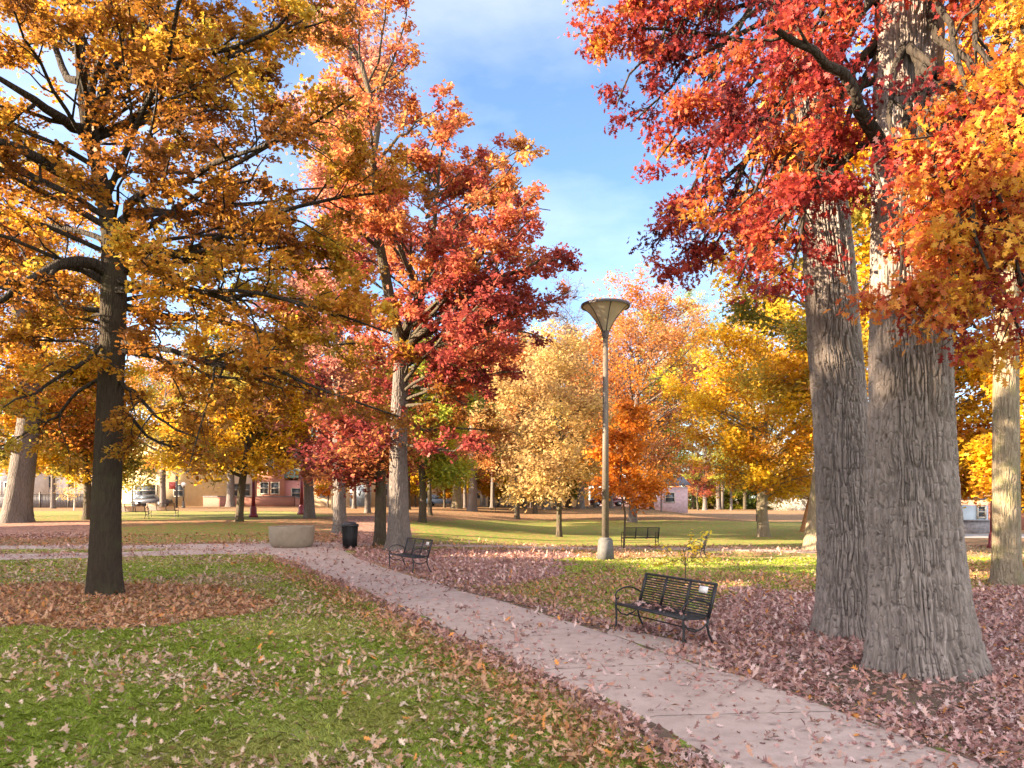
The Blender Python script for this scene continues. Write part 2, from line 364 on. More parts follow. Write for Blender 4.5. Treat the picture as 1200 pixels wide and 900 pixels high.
# ------------------------------------------------------------------ the ground
xs = np.concatenate([np.arange(-420, -60, 24), np.arange(-60, -22, 1.2), np.arange(-22, 22, .22), np.arange(22, 60, 1.2), np.arange(60, 421, 24)])
ys = np.concatenate([np.arange(-90, 3, 5), np.arange(3, 34, .22), np.arange(34, 110, .8), np.arange(110, 900, 30)])
GX, GY = np.meshgrid(xs, ys); gx, gy = GX.ravel(), GY.ravel()
g, l, t, onp = zone(gx, gy)
gz = hgt(gx, gy) + np.where((gy > 2) & (gy < 34) & ~onp, (fbm(ND, gx * 1.3, gy * 1.3) - .5) * .02, 0)
ii = np.arange(len(gx)).reshape(GX.shape)
q = np.stack([ii[:-1, :-1], ii[:-1, 1:], ii[1:, 1:], ii[1:, :-1]], -1).reshape(-1, 4)
def ground_mat():
    m, tr, p, o = new_mat('park_ground')
    at_ = N_(tr, 'Attribute'); at_.attribute_name = 'Col'
    sp = N_(tr, 'SeparateColor'); tr.links.new(at_.outputs['Color'], sp.inputs[0])
    v = coords(tr); n1 = noise(tr, v, 1.4, 6); n2 = noise(tr, v, 24, 4, .7); n3 = noise(tr, v, 5, 5)
    soil = mixc(tr, n3, (.075, .050, .036), (.16, .115, .085))
    gr = mixc(tr, ramp(tr, n2, .3, .7), (.10, .155, .022), (.21, .265, .05))
    gr = mixc(tr, ramp(tr, n1, .4, .7, 0, .5), gr, (.16, .16, .05))
    def th(sock, amt):
        a = N_(tr, 'Math', operation='ADD'); tr.links.new(sock, a.inputs[0])
        b = N_(tr, 'Math', operation='MULTIPLY'); b.inputs[1].default_value = amt; tr.links.new(n2, b.inputs[0]); tr.links.new(b.outputs[0], a.inputs[1])
        return ramp(tr, a.outputs[0], .55 + amt * .35, .75 + amt * .35)
    base = mixc(tr, th(sp.outputs[0], .7), soil, gr)
    vo = N_(tr, 'TexVoronoi'); vo.inputs['Scale'].default_value = 9.0; tr.links.new(v, vo.inputs['Vector'])
    vs_ = N_(tr, 'SeparateColor'); tr.links.new(vo.outputs['Color'], vs_.inputs[0])
    tn = mixc(tr, ramp(tr, sp.outputs[2], 0, .5), (.42, .29, .18), (.34, .15, .07))
    tn = mixc(tr, ramp(tr, sp.outputs[2], .5, 1), tn, (.36, .21, .19))
    tn = mixc(tr, ramp(tr, n1, .35, .7, 0, .6), tn, (.24, .15, .085))
    tv = mixc(tr, vs_.outputs[0], (.55, .55, .55), (1.25, 1.2, 1.2))
    mu = N_(tr, 'Mix', data_type='RGBA', blend_type='MULTIPLY'); mu.inputs[0].default_value = 1; tr.links.new(tn, mu.inputs[6]); tr.links.new(tv, mu.inputs[7])
    lt = N_(tr, 'Math', operation='LESS_THAN'); tr.links.new(vs_.outputs[1], lt.inputs[0]); tr.links.new(sp.outputs[1], lt.inputs[1])
    tr.links.new(mixc(tr, lt.outputs[0], base, mu.outputs[2]), p.inputs['Base Color'])
    p.inputs['Roughness'].default_value = .95; p.inputs['Specular IOR Level'].default_value = .15
    bp = N_(tr, 'Bump'); bp.inputs['Strength'].default_value = .8; bp.inputs['Distance'].default_value = .03
    tr.links.new(n2, bp.inputs['Height']); tr.links.new(bp.outputs[0], p.inputs['Normal'])
    return m
lg = np.where(gy < 20, l * np.clip((gy - 9) / 12, .12, 1), l)      # near the camera the leaves are real meshes
lg = np.where(l > .85, np.maximum(lg, .5), lg)
o = mk('ground', np.stack([gx, gy, gz], -1), q, ground_mat(), col=np.stack([g, lg, t / 2], -1), smooth=True); tag(o, kind='structure')

def path_mat():
    m, tr, p, o = new_mat('path_concrete')
    v = coords(tr); n1 = noise(tr, v, .9, 6, .6); n2 = noise(tr, v, 60, 4, .7); n3 = noise(tr, v, 6, 6, .6)
    c = mixc(tr, ramp(tr, n1, .3, .7), (.30, .226, .194), (.41, .318, .278))
    c = mixc(tr, ramp(tr, n3, .46, .72, 0, .6), c, (.21, .155, .13))
    c = mixc(tr, ramp(tr, n2, .35, .7, 0, .3), c, (.52, .46, .43))
    tr.links.new(c, p.inputs['Base Color']); p.inputs['Roughness'].default_value = .9; p.inputs['Specular IOR Level'].default_value = .25
    bp = N_(tr, 'Bump'); bp.inputs['Strength'].default_value = .35; bp.inputs['Distance'].default_value = .01
    tr.links.new(n2, bp.inputs['Height']); tr.links.new(bp.outputs[0], p.inputs['Normal'])
    return m
M['path'] = path_mat()
def resample(P, n):
    P = np.asarray(P, float); d = np.concatenate([[0], np.cumsum(np.linalg.norm(np.diff(P, axis=0), axis=1))]); s = np.linspace(0, d[-1], n)
    return np.stack([np.interp(s, d, P[:, k]) for k in range(P.shape[1])], -1)
def strip(name, A, B, n, gaps=0, off=.022, across=6, wob=.05):
    A = resample([ground(*p)[:2] for p in A], n); B = resample([ground(*p)[:2] for p in B], n)
    nn = np.arange(n); A = A + ((VN(9)(nn * .35, nn * 0) - .5) * wob * 2)[:, None]; B = B + ((VN(8)(nn * .35, nn * 0) - .5) * wob * 2)[:, None]
    V = []; Fc = []; k = 0
    seg = gaps or n
    for s in range(0, n - 1, seg):
        e = min(s + seg, n - 1); i = np.arange(s, e + 1).astype(float)
        if gaps and e < n - 1: i[-1] -= .09
        a = np.stack([np.interp(i, nn, A[:, c]) for c in (0, 1)], -1); b = np.stack([np.interp(i, nn, B[:, c]) for c in (0, 1)], -1)
        u = np.linspace(0, 1, across)[None, :, None]; P = a[:, None] * (1 - u) + b[:, None] * u
        z = hgt(P[..., 0], P[..., 1]) + off
        z[:, 0] -= .05; z[:, -1] -= .05
        W = np.concatenate([P, z[..., None]], -1); ix = np.arange(W.shape[0] * across).reshape(W.shape[0], across) + k
        V.append(W.reshape(-1, 3)); k += W.shape[0] * across
        Fc.append(np.stack([ix[:-1, :-1], ix[:-1, 1:], ix[1:, 1:], ix[1:, :-1]], -1).reshape(-1, 4))
    o = mk(name, np.concatenate(V), np.concatenate(Fc), M['path']); tag(o, kind='structure'); return o
strip('path', PL, PR, 150, gaps=14, across=10)
strip('path', [(-200, 660), (0, 657), (150, 653), (250, 650), (320, 652)], [(-200, 652), (0, 649), (150, 646.5), (230, 643.5), (405, 639)], 60, off=.026)
strip('path', [(-200, 645), (0, 643.4), (150, 643), (300, 644), (404, 642)], [(-200, 641), (0, 639.5), (150, 639.5), (250, 637), (402, 635.5)], 60, off=.031)
strip('path', [(400, 641), (500, 640.6), (600, 642), (740, 643.6), (860, 646), (980, 649.5)], [(400, 636.5), (500, 638), (600, 639.6), (740, 641), (860, 643), (980, 646)], 60, off=.027)
strip('path', [(711, 743), (746, 757), (794, 774), (848, 789)], [(716, 737), (760, 741), (800, 749), (842, 762)], 24, off=.014, wob=.02)
# the road beyond the far right lawn
v = [(22, 40.5), (60, 40.5), (60, 45.5), (22, 45.5)]
o = mk('road', [(x, y, float(hgt(x, y)) + .03) for x, y in v], np.array([[0, 1, 2, 3]]), paint('pale_asphalt', (.22, .21, .20), .9, .15, 3)); tag(o, kind='structure')

# ------------------------------------------------------------------ leaves
OAK = np.array([(0, .015), (.13, .05), (.22, .22), (.33, .08), (.53, .36), (.58, .10), (.80, .27), (.79, .07), (1, .0)])
OAK = np.concatenate([OAK, (OAK[:-1] * [1, -1])[::-1]])
STAR = np.array([(0, 0), (.30, .34), (.46, .13), (.72, .32), (1, 0), (.72, -.32), (.46, -.13), (.30, -.34)])
KITE = np.array([(0, 0), (.45, .33), (1, 0), (.45, -.33)])
def leaves(P, Dr, Nm, S, shape, rng, curl=.25):
    n = len(P); Nm = nrm(Nm); Dr = nrm(Dr - Nm * (Dr * Nm).sum(-1, keepdims=True)); W = np.cross(Nm, Dr)
    u = shape[:, 0]; vv = shape[:, 1]
    c1 = rng.normal(0, curl, n); c2 = rng.normal(.1, curl, n)
    ww = -c1[:, None] * u[None] ** 2 + c2[:, None] * np.abs(vv)[None]
    V = P[:, None] + S[:, None, None] * (Dr[:, None] * u[None, :, None] + W[:, None] * vv[None, :, None] + Nm[:, None] * ww[..., None])
    k = len(shape); return V.reshape(-1, 3), np.arange(n * k).reshape(n, k)

# fallen leaves
rng = np.random.RandomState(5)
def scatter(y0, y1, dens, half=.72):
    n = int(dens * half * (y1 ** 2 - y0 ** 2)); y = np.sqrt(rng.uniform(y0 ** 2, y1 ** 2, n)); x = rng.uniform(-half, half, n) * y
    return x, y
PX, PY, PS, PT = [], [], [], []
for y0, y1, dens, sz in ((5.2, 9, 900, .080), (9, 14, 640, .088), (14, 20, 380, .098), (20, 34, 150, .118)):
    x, y = scatter(y0, y1, dens); g, l, t, onp = zone(x, y)
    onl = fbm(NB, x * .8 + 9, y * .8); ed = edge_gap(x, y); pp = np.where(onp, .03 + .13 * sm(.5, .75, onl) + .55 * np.exp(-ed / .16) * sm(.3, .7, onl) + .10 * sm(12, 22, y), np.clip(l, 0, 1) ** 1.5 * np.where(t < .6, .62, .95))
    t = np.where(onp, 1.9, t)
    keep = rng.rand(len(x)) < pp
    PX.append(x[keep]); PY.append(y[keep]); PT.append(t[keep]); PS.append(np.full(keep.sum(), sz))
x, y, t, s = map(np.concatenate, (PX, PY, PT, PS)); n = len(x)
s = s * np.where(rng.rand(n) < .3, rng.uniform(.3, .6, n), rng.uniform(.7, 1.3, n))
fl_ = np.where(y > 18, .2, np.where(y > 11, .30, .42)); nm = np.stack([rng.normal(0, 1, n) * fl_, rng.normal(0, 1, n) * fl_, np.ones(n)], -1); an = rng.uniform(0, 2 * np.pi, n)
dr = np.stack([np.cos(an), np.sin(an), rng.normal(0, .15, n)], -1)
_, _, _, onp = zone(x, y)
P = np.stack([x, y, hgt(x, y) + np.where(onp, .030, .014) + rng.exponential(.016, n)], -1)
col = tintcol(t, rng)
fresh = rng.rand(n) < .03; col[fresh] = np.array([.55, .22, .05]) * rng.uniform(.7, 1.2, (fresh.sum(), 1))
V1, F1 = leaves(P, dr, nm, s, OAK, rng, .55)
o = mk('fallen_leaves', V1, F1, M['litter'], col=col); tag(o, 'fallen oak leaves strewn over the lawn and path', 'fallen leaves', kind='stuff')
print('fallen', n)

# grass
PX, PY, PW, PH = [], [], [], []
for y0, y1, dens, wd, hh in ((5.2, 8, 3400, .0045, .055), (8, 12, 1700, .007, .055), (12, 18, 700, .012, .055), (18, 27, 260, .022, .055)):
    x, y = scatter(y0, y1, dens); g, l, t, onp = zone(x, y)
    k = (rng.rand(len(x)) < g ** 1.3 * (.45 + .75 * sm(.25, .6, fbm(NA, x * 1.7, y * 1.7)))) & ~onp
    PX.append(x[k]); PY.append(y[k]); PW.append(np.full(k.sum(), wd)); PH.append(np.full(k.sum(), hh))
x, y, wd, hh = map(np.concatenate, (PX, PY, PW, PH)); n = len(x)
hh = hh * rng.uniform(.45, 1.25, n) * (.6 + .8 * fbm(NB, x * .8, y * .8)); an = rng.uniform(0, 2 * np.pi, n)
b = np.stack([x, y, hgt(x, y) - .005], -1); sd = np.stack([np.cos(an), np.sin(an), 0 * an], -1) * wd[:, None]
ln = np.stack([rng.normal(0, .5, n), rng.normal(0, .5, n), np.ones(n)], -1); ln2 = ln.copy(); ln2[:, :2] *= 2.2; ln2[:, 2] *= .85
V = np.stack([b - sd, b + sd, b + sd * .6 + ln * hh[:, None] * .55, b + ln2 * hh[:, None], b - sd * .6 + ln * hh[:, None] * .55], 1)
dry = sm(.45, .8, fbm(NC, x * .5 + 5, y * .5))[:, None]
gc = np.array([.255, .335, .036]) * (1 - dry) + np.array([.38, .37, .09]) * dry
gc = gc * rng.uniform(.65, 1.35, (n, 1)); st = rng.rand(n) < .05; gc[st] = np.array([.34, .27, .13])
o = mk('grass', V.reshape(-1, 3), np.arange(n * 5).reshape(n, 5), M['blade'], col=gc); tag(o, 'short green lawn grass', 'grass', kind='stuff')
print('grass', n)

# ------------------------------------------------------------------ trees
PAL = dict(
    amber=[(.20, .065, .015), (.38, .13, .02), (.50, .21, .025), (.60, .34, .03), (.46, .35, .05)],
    amberdark=[(.15, .05, .012), (.26, .095, .016), (.36, .16, .02), (.48, .28, .03), (.30, .26, .04)],
    red=[(.14, .02, .025), (.28, .042, .04), (.41, .085, .055), (.52, .17, .06), (.58, .26, .07)],
    deepred=[(.09, .015, .02), (.20, .03, .03), (.34, .06, .04), (.42, .13, .06)],
    oakred=[(.085, .012, .016), (.24, .022, .022), (.40, .05, .03), (.52, .15, .035), (.62, .32, .04)],
    oakorange=[(.26, .015, .015), (.52, .06, .015), (.66, .18, .02), (.72, .34, .03), (.72, .46, .04)],
    dusty=[(.26, .075, .06), (.42, .15, .11), (.52, .24, .15), (.55, .32, .16)],
    rust=[(.22, .08, .035), (.38, .14, .05), (.50, .21, .06), (.58, .29, .09)],
    orange=[(.35, .09, .015), (.56, .18, .02), (.66, .28, .03)],
    tan=[(.34, .20, .09), (.48, .31, .13), (.60, .42, .16), (.64, .46, .14)],
    gold=[(.36, .14, .02), (.56, .27, .02), (.68, .42, .025), (.70, .52, .05)],
    yellow=[(.50, .34, .03), (.68, .48, .03), (.74, .58, .06)],
    lime=[(.09, .13, .02), (.22, .27, .035), (.45, .42, .05), (.64, .50, .05)],
    olive=[(.08, .09, .02), (.18, .17, .03), (.36, .27, .04), (.50, .34, .05)],
    green=[(.035, .055, .018), (.06, .095, .025), (.12, .15, .04)],
    pale=[(.7, .66, .55), (.8, .77, .7), (.6, .55, .42)],
)
def palcol(pal, t):
    p = np.array(PAL[pal]); t = np.clip(t, 0, .9999) * (len(p) - 1); i = t.astype(int); f = (t - i)[:, None]
    return p[i] * (1 - f) + p[i + 1] * f
def bez(A, Cc, B, m, rng, wig):
    u = np.linspace(0, 1, m)[None, :, None]
    P = (1 - u) ** 2 * A[:, None] + 2 * u * (1 - u) * Cc[:, None] + u ** 2 * B[:, None]
    L = np.linalg.norm(B - A, axis=-1)[:, None, None]
    nzv = np.cumsum(rng.normal(0, 1, P.shape), 1); nzv = nzv - nzv[:, :1] - u * (nzv[:, -1:] - nzv[:, :1])
    return P + nzv * L * wig
def sample_curve(P, idx, t):
    m = P.shape[1]; f = np.clip(t, 0, .999) * (m - 1); i = f.astype(int); a = (f - i)[:, None]
    p = P[idx, i] * (1 - a) + P[idx, i + 1] * a; d = nrm(P[idx, i + 1] - P[idx, i]); return p, d
def children(P, Rr, per_m, tmin, lenf, lmin, lmax, ang, m, rng, vert, grav, wig, rfac, rmin):
    L = np.linalg.norm(np.diff(P, axis=1), axis=-1).sum(1)
    cnt = np.maximum(2, np.round(L * per_m * rng.uniform(.8, 1.2, len(L)))).astype(int)
    idx = np.repeat(np.arange(len(P)), cnt); n = len(idx)
    t = tmin + (1 - tmin) * rng.rand(n) ** .8
    p, d = sample_curve(P, idx, t); rad, _ = sample_curve(np.repeat(Rr[:, :, None], 3, 2), idx, t)
    side = np.where(rng.rand(n) < .5, -1., 1.)[:, None]
    up = np.array([0, 0, 1.]) + rng.normal(0, .55, (n, 3)); lat = nrm(np.cross(d, up)) * side
    a = np.radians(rng.uniform(ang[0], ang[1], n))[:, None]
    dd = nrm(d * np.cos(a) + lat * np.sin(a) + np.stack([0 * t, 0 * t, rng.normal(vert, .28, n)], -1))
    ln = np.clip(L[idx] * lenf * (1.15 - t) * rng.uniform(.6, 1.3, n), lmin, lmax)[:, None]
    B = p + dd * ln; Cc = p + dd * ln * .5 - np.array([0, 0, 1.]) * grav * ln
    Q = bez(p, Cc, B, m, rng, wig)
    r0 = np.maximum(rad[:, 0] * rfac, rmin); Rq = r0[:, None] * np.linspace(1, .35, m)[None]
    return Q, Rq, idx
def make_tree(root, base, primP, primR, spec, rng, bmat):
    """primP/primR: limbs (n,m,3) in world metres. Adds the branches mesh and the crown mesh under root."""
    near = spec.get('near', 0)
    hue1 = rng.rand(len(primP))
    sec, secR, i1 = children(primP, primR, spec.get('sec', 2.2), spec.get('tmin', .18), .42, .5, spec.get('smax', 2.6), (30, 65), 5, rng, spec.get('vert', .05), spec.get('grav', -.04), .05, .55, spec.get('rmin', .009))
    V, fs = tubes(primP, primR, 8 if near else 5); Vs, f2 = tubes(sec, secR, 5 if near else 3)
    mb = MB().add(V, fs).add(Vs, f2)
    if spec.get('twig', 1):
        tw, twR, i2 = children(sec, secR, spec.get('twm', 3.2), .1, .5, .22, .8, (25, 70), 3, rng, spec.get('tvert', .0), spec.get('tgrav', .04), .05, .6, .004 if near else spec.get('rmin', .0105) * .67)
        Vt, f3 = tubes(tw, twR, 3); mb.add(Vt, f3); par = i1[i2]; hue2 = rng.rand(len(sec))[i2]
    else: tw, par, hue2 = sec, i1, rng.rand(len(sec))
    mb.build('branches', bmat, root, smooth=True)
    n = spec.get('n', 0)
    if n <= 0: return
    cnt = rng.poisson(n / len(tw), len(tw)) if not spec.get('bare') else rng.poisson(n / len(tw), len(tw)) * (rng.rand(len(tw)) < .4)
    idx = np.repeat(np.arange(len(tw)), cnt); k = len(idx); tt = rng.rand(k) ** .7 * 1.0
    p, d = sample_curve(tw, idx, tt); sp = spec.get('spread', .10)
    p = p + rng.normal(0, sp, (k, 3)) * np.array([1, 1, .7])
    lat = rng.normal(0, 1, (k, 3)); dr = d * .8 + lat * .7 - np.array([0, 0, spec.get('droop', .35)])
    fl = spec.get('flat', 1.0); nmv = rng.normal(0, .62, (k, 3)) + np.array([0, 0, fl])
    s = spec['leaf'] * rng.uniform(.65, 1.3, k)
    zf = np.clip((p[:, 2] - spec['z0']) / max(spec['z1'] - spec['z0'], .1), 0, 1)
    tc_ = .42 * hue1[par[idx]] + .30 * hue2[idx] + .28 * rng.rand(k)
    tc_ = .5 + (tc_ - .5) * spec.get('contrast', 1.35) + spec.get('hbias', 0) * (zf - .5)
    if 'bias' in spec: tc_ = tc_ + spec['bias'](p)
    colr = palcol(spec['pal'], tc_) * rng.uniform(.8, 1.18, (k, 1))
    if 'pal2' in spec:
        q2 = (rng.rand(len(primP)) < spec.get('mix2', .3))[par[idx]]; colr[q2] = palcol(spec['pal2'], tc_[q2]) * rng.uniform(.8, 1.18, (q2.sum(), 1))
    V, fcs = leaves(p, dr, nmv, s, spec.get('shape', KITE), rng, spec.get('curl', .22))
    mk('crown', V - np.array(base), fcs, M['leaf'], root, col=colr)
def shift_children(root, base):
    for c in root.children:
        if c.name.startswith('branches'):
            me = c.data; a = np.empty(len(me.vertices) * 3, np.float32); me.vertices.foreach_get('co', a)
            a = (a.reshape(-1, 3) - np.array(base, np.float32)).ravel(); me.vertices.foreach_set('co', a); me.update()
def bark_relief(th, z, circ, seed, cell=.055, tall=.34):
    nth = max(8, int(circ / cell)); n1 = VN(seed, nth, 512); n2 = VN(seed + 1, int(nth * 1.6), 512); nw = VN(seed + 2, max(4, nth // 5), 512); n3 = VN(seed + 3, nth * 5, 1024); n4 = VN(seed + 4, nth, 512)
    u = th / (2 * np.pi); wv = (nw(u * max(4, nth // 5), z / .35) - .5) * 1.5
    a = n1(u * nth + wv, z / tall) - .5; b = n2(u * int(nth * 1.6) + wv * 1.6, z / (tall * .6)) - .5
    d = n4(u * nth + wv, z / .09) - .5
    wd = .055 + .055 * nw(u * max(4, nth // 5) * 1.0, z / .9)
    f = np.exp(-(a / wd) ** 2) + .7 * np.exp(-(b / .06) ** 2) + .35 * np.exp(-(d / .05) ** 2)
    c = n3(u * nth * 5, z / .06) - .5
    return -np.clip(f, 0, 1.15) + .30 * c + .35 * a
def trunk_mesh(pts, rad, base, root, mat, nth, nzv, amp=0.0, seed=1, flare=.35, lobes=5, zmax=None, cell=.055, tall=.34, name='trunk'):
    """pts: world centre line (z ascending), rad: radius at each point."""
    pts = np.asarray(pts, float); rad = np.asarray(rad, float); zt = pts[-1, 2]; zb = pts[0, 2] - .2
    z = np.linspace(zb, zt, nzv) if zmax is None else np.concatenate([np.linspace(zb, zmax, int(nzv * .85)), np.linspace(zmax, zt, nzv - int(nzv * .85) + 1)[1:]])
    nzv = len(z); zc = np.clip(z, pts[0, 2], None)
    # smooth the polyline
    cx, cy, rr = [np.interp(zc, pts[:, 2], a) for a in (pts[:, 0], pts[:, 1], rad)]
    kw = max(3, nzv // 30); ker = np.hanning(kw + 2)[1:-1]; ker /= ker.sum()
    def smo(a): return np.convolve(np.pad(a, kw // 2 + 1, mode='edge'), ker, 'same')[kw // 2 + 1:kw // 2 + 1 + len(a)]
    cx, cy, rr = smo(cx), smo(cy), smo(rr)
    th = np.arange(nth) * 2 * np.pi / nth; TH, ZZ = np.meshgrid(th, z); hz = np.clip(ZZ - pts[0, 2], -.2, None)
    ph = (seed * 1.7) % 6.28
    lob = np.cos(lobes * TH + ph) * .5 + np.cos((lobes - 2) * TH + ph * 2.3) * .35
    rrr = rr[:, None] * (1 + flare * np.exp(-hz / (rad[0] * 1.1)) * (1 + .55 * lob) + .02 * np.cos(2 * TH + hz * .5 + ph) + .014 * np.cos(3 * TH - hz * .8))
    if amp: rrr = rrr + amp * bark_relief(TH, ZZ + 20, 2 * np.pi * rad[0], seed, cell, tall)
    V = np.stack([cx[:, None] + rrr * np.cos(TH), cy[:, None] + rrr * np.sin(TH), ZZ], -1) - np.array(base)
    i = np.arange(nzv * nth).reshape(nzv, nth)
    q = np.stack([i[:-1], np.roll(i[:-1], -1, 1), np.roll(i[1:], -1, 1), i[1:]], -1).reshape(-1, 4)
    return mk(name, V.reshape(-1, 3), [q, i[-1:]], mat, root, smooth=True)
def limb_set(lims, m, rng, wig=.012):
    P, Rr = [], []
    for pts, r0, r1 in lims:
        P.append(resample(pts, m)); Rr.append(np.linspace(r0, r1, m))
    P = np.array(P); L = np.linalg.norm(P[:, -1] - P[:, 0], axis=-1)[:, None, None]
    w_ = rng.normal(0, 1, P.shape) * L * wig; w_[:, 0] = 0
    return P + w_, np.array(Rr)
def envelope_limbs(n, ctr, trunkline, trunkrad, R0, z0, z1, rng, droop=.0, lean=None, shape='oval', inner=.35, Ry=None):
    u = (np.arange(n) + rng.rand(n)) / n; rng.shuffle(u); az = np.arange(n) * 2.39996 + rng.normal(0, .35, n)
    if shape == 'oval': prof = np.sin(np.pi * np.clip(.16 + .80 * u, 0, 1)) ** .62
    elif shape == 'cone': prof = (1 - u) ** .75 * .95 + .1
    else: prof = np.sqrt(np.clip(1 - (u * 1.0) ** 2, 0, 1)) * .95 + .12
    f = np.where(rng.rand(n) < inner, rng.uniform(.35, .65, n), rng.uniform(.8, 1.08, n))
    vn_ = VN(rng.randint(1, 9999), 7, 16); f = f * (.66 + .62 * vn_((az % (2 * np.pi)) / (2 * np.pi) * 7, u * 4.2))
    r = R0 * prof * f; ry = (Ry or R0) * prof * f
    T = np.stack([ctr[0] + r * np.cos(az), ctr[1] + ry * np.sin(az), z0 + u * (z1 - z0)], -1)
    tl = np.asarray(trunkline, float); hd = np.hypot(T[:, 0] - np.interp(T[:, 2], tl[:, 2], tl[:, 0]), T[:, 1] - np.interp(T[:, 2], tl[:, 2], tl[:, 1]))
    zs = T[:, 2] - hd * (.18 + .75 * u - droop); zlow = tl[0, 2] + (z0 - tl[0, 2]) * .85
    zs = np.clip(zs, zlow, tl[-1, 2] - .05)
    S = np.stack([np.interp(zs, tl[:, 2], tl[:, 0]), np.interp(zs, tl[:, 2], tl[:, 1]), zs], -1)
    Cc = S * .5 + T * .5; Cc[:, 2] += hd * (.12 * (1 - u) + droop * .35 - .05)
    P = bez(S, Cc, T, 9, rng, .012)
    rad = np.interp(zs, tl[:, 2], trunkrad) * .5; L = np.linalg.norm(T - S, axis=-1)
    r0 = np.minimum(rad, .0105 * L + .010)
    return P, r0[:, None] * np.linspace(1, .22, 9)[None]

def auto_tree(px, py, wpx, box, pal, label, name='oak_tree', cat='tree', group='trees across the park', bark_='bark_grey', n=9000, leaf=.22, nl=34, shape='oval', seed=0, top=None, lean=(0, 0), kind=KITE, **kw):
    b = ground(px, py); s = F / b[1]; rng = np.random.RandomState(1000 + seed)
    x0, x1, y0, y1 = box; y1 = y1 - (11 if wpx > 2 else 0); R0 = (x1 - x0) / 2 / s * 1.2; n = int(n * 1.9); nl = int(nl * 1.5); cx = ((x0 + x1) / 2 - 600) / F * b[1]
    zt = CAMH + (HY - y0) / s; zb = CAMH + (HY - y1) / s
    root = thing(name, label, cat, b, 0, group)
    rt = wpx / s / 2; htop = zb + (zt - zb) * .82
    bx = b[0] + lean[0] / s; bend = rng.normal(0, .12, (4, 2))
    tl = np.array([[b[0], b[1], b[2]], [b[0] + (bx - b[0]) * .5 + bend[0, 0] * .5, b[1] + bend[0, 1] * .5, b[2] + (zb - b[2]) * .6 + .3],
                   [bx + bend[1, 0], b[1] + bend[1, 1], max(zb, b[2] + .8) + (zt - zb) * .15],
                   [(bx + cx) / 2 + bend[2, 0] * 2, b[1] + bend[2, 1] * 2, zb + (zt - zb) * .5], [cx + bend[3, 0] * 2, b[1] + bend[3, 1] * 2, htop]])
    tl[:, 2] = np.maximum.accumulate(tl[:, 2] + np.arange(5) * .01)
    tr = np.array([rt, rt * .92, rt * .78, rt * .42, max(.012, rt * .1)])
    trunk_mesh(tl, tr, b, root, M[bark_], 20, 40, seed=seed + 3, flare=.30 if wpx > 4 else .1)
    spec = dict(n=n, leaf=leaf, pal=pal, z0=zb, z1=zt, shape=kind, twig=0, spread=.33, sec=2.4); spec.update(kw)
    P, Rr = envelope_limbs(nl, (cx, b[1]), tl, tr, R0, zb, zt, rng, droop=kw.get('droopl', 0), shape=shape, inner=.3)
    make_tree(root, b, P, Rr, spec, rng, M[bark_]); shift_children(root, b)
    return root

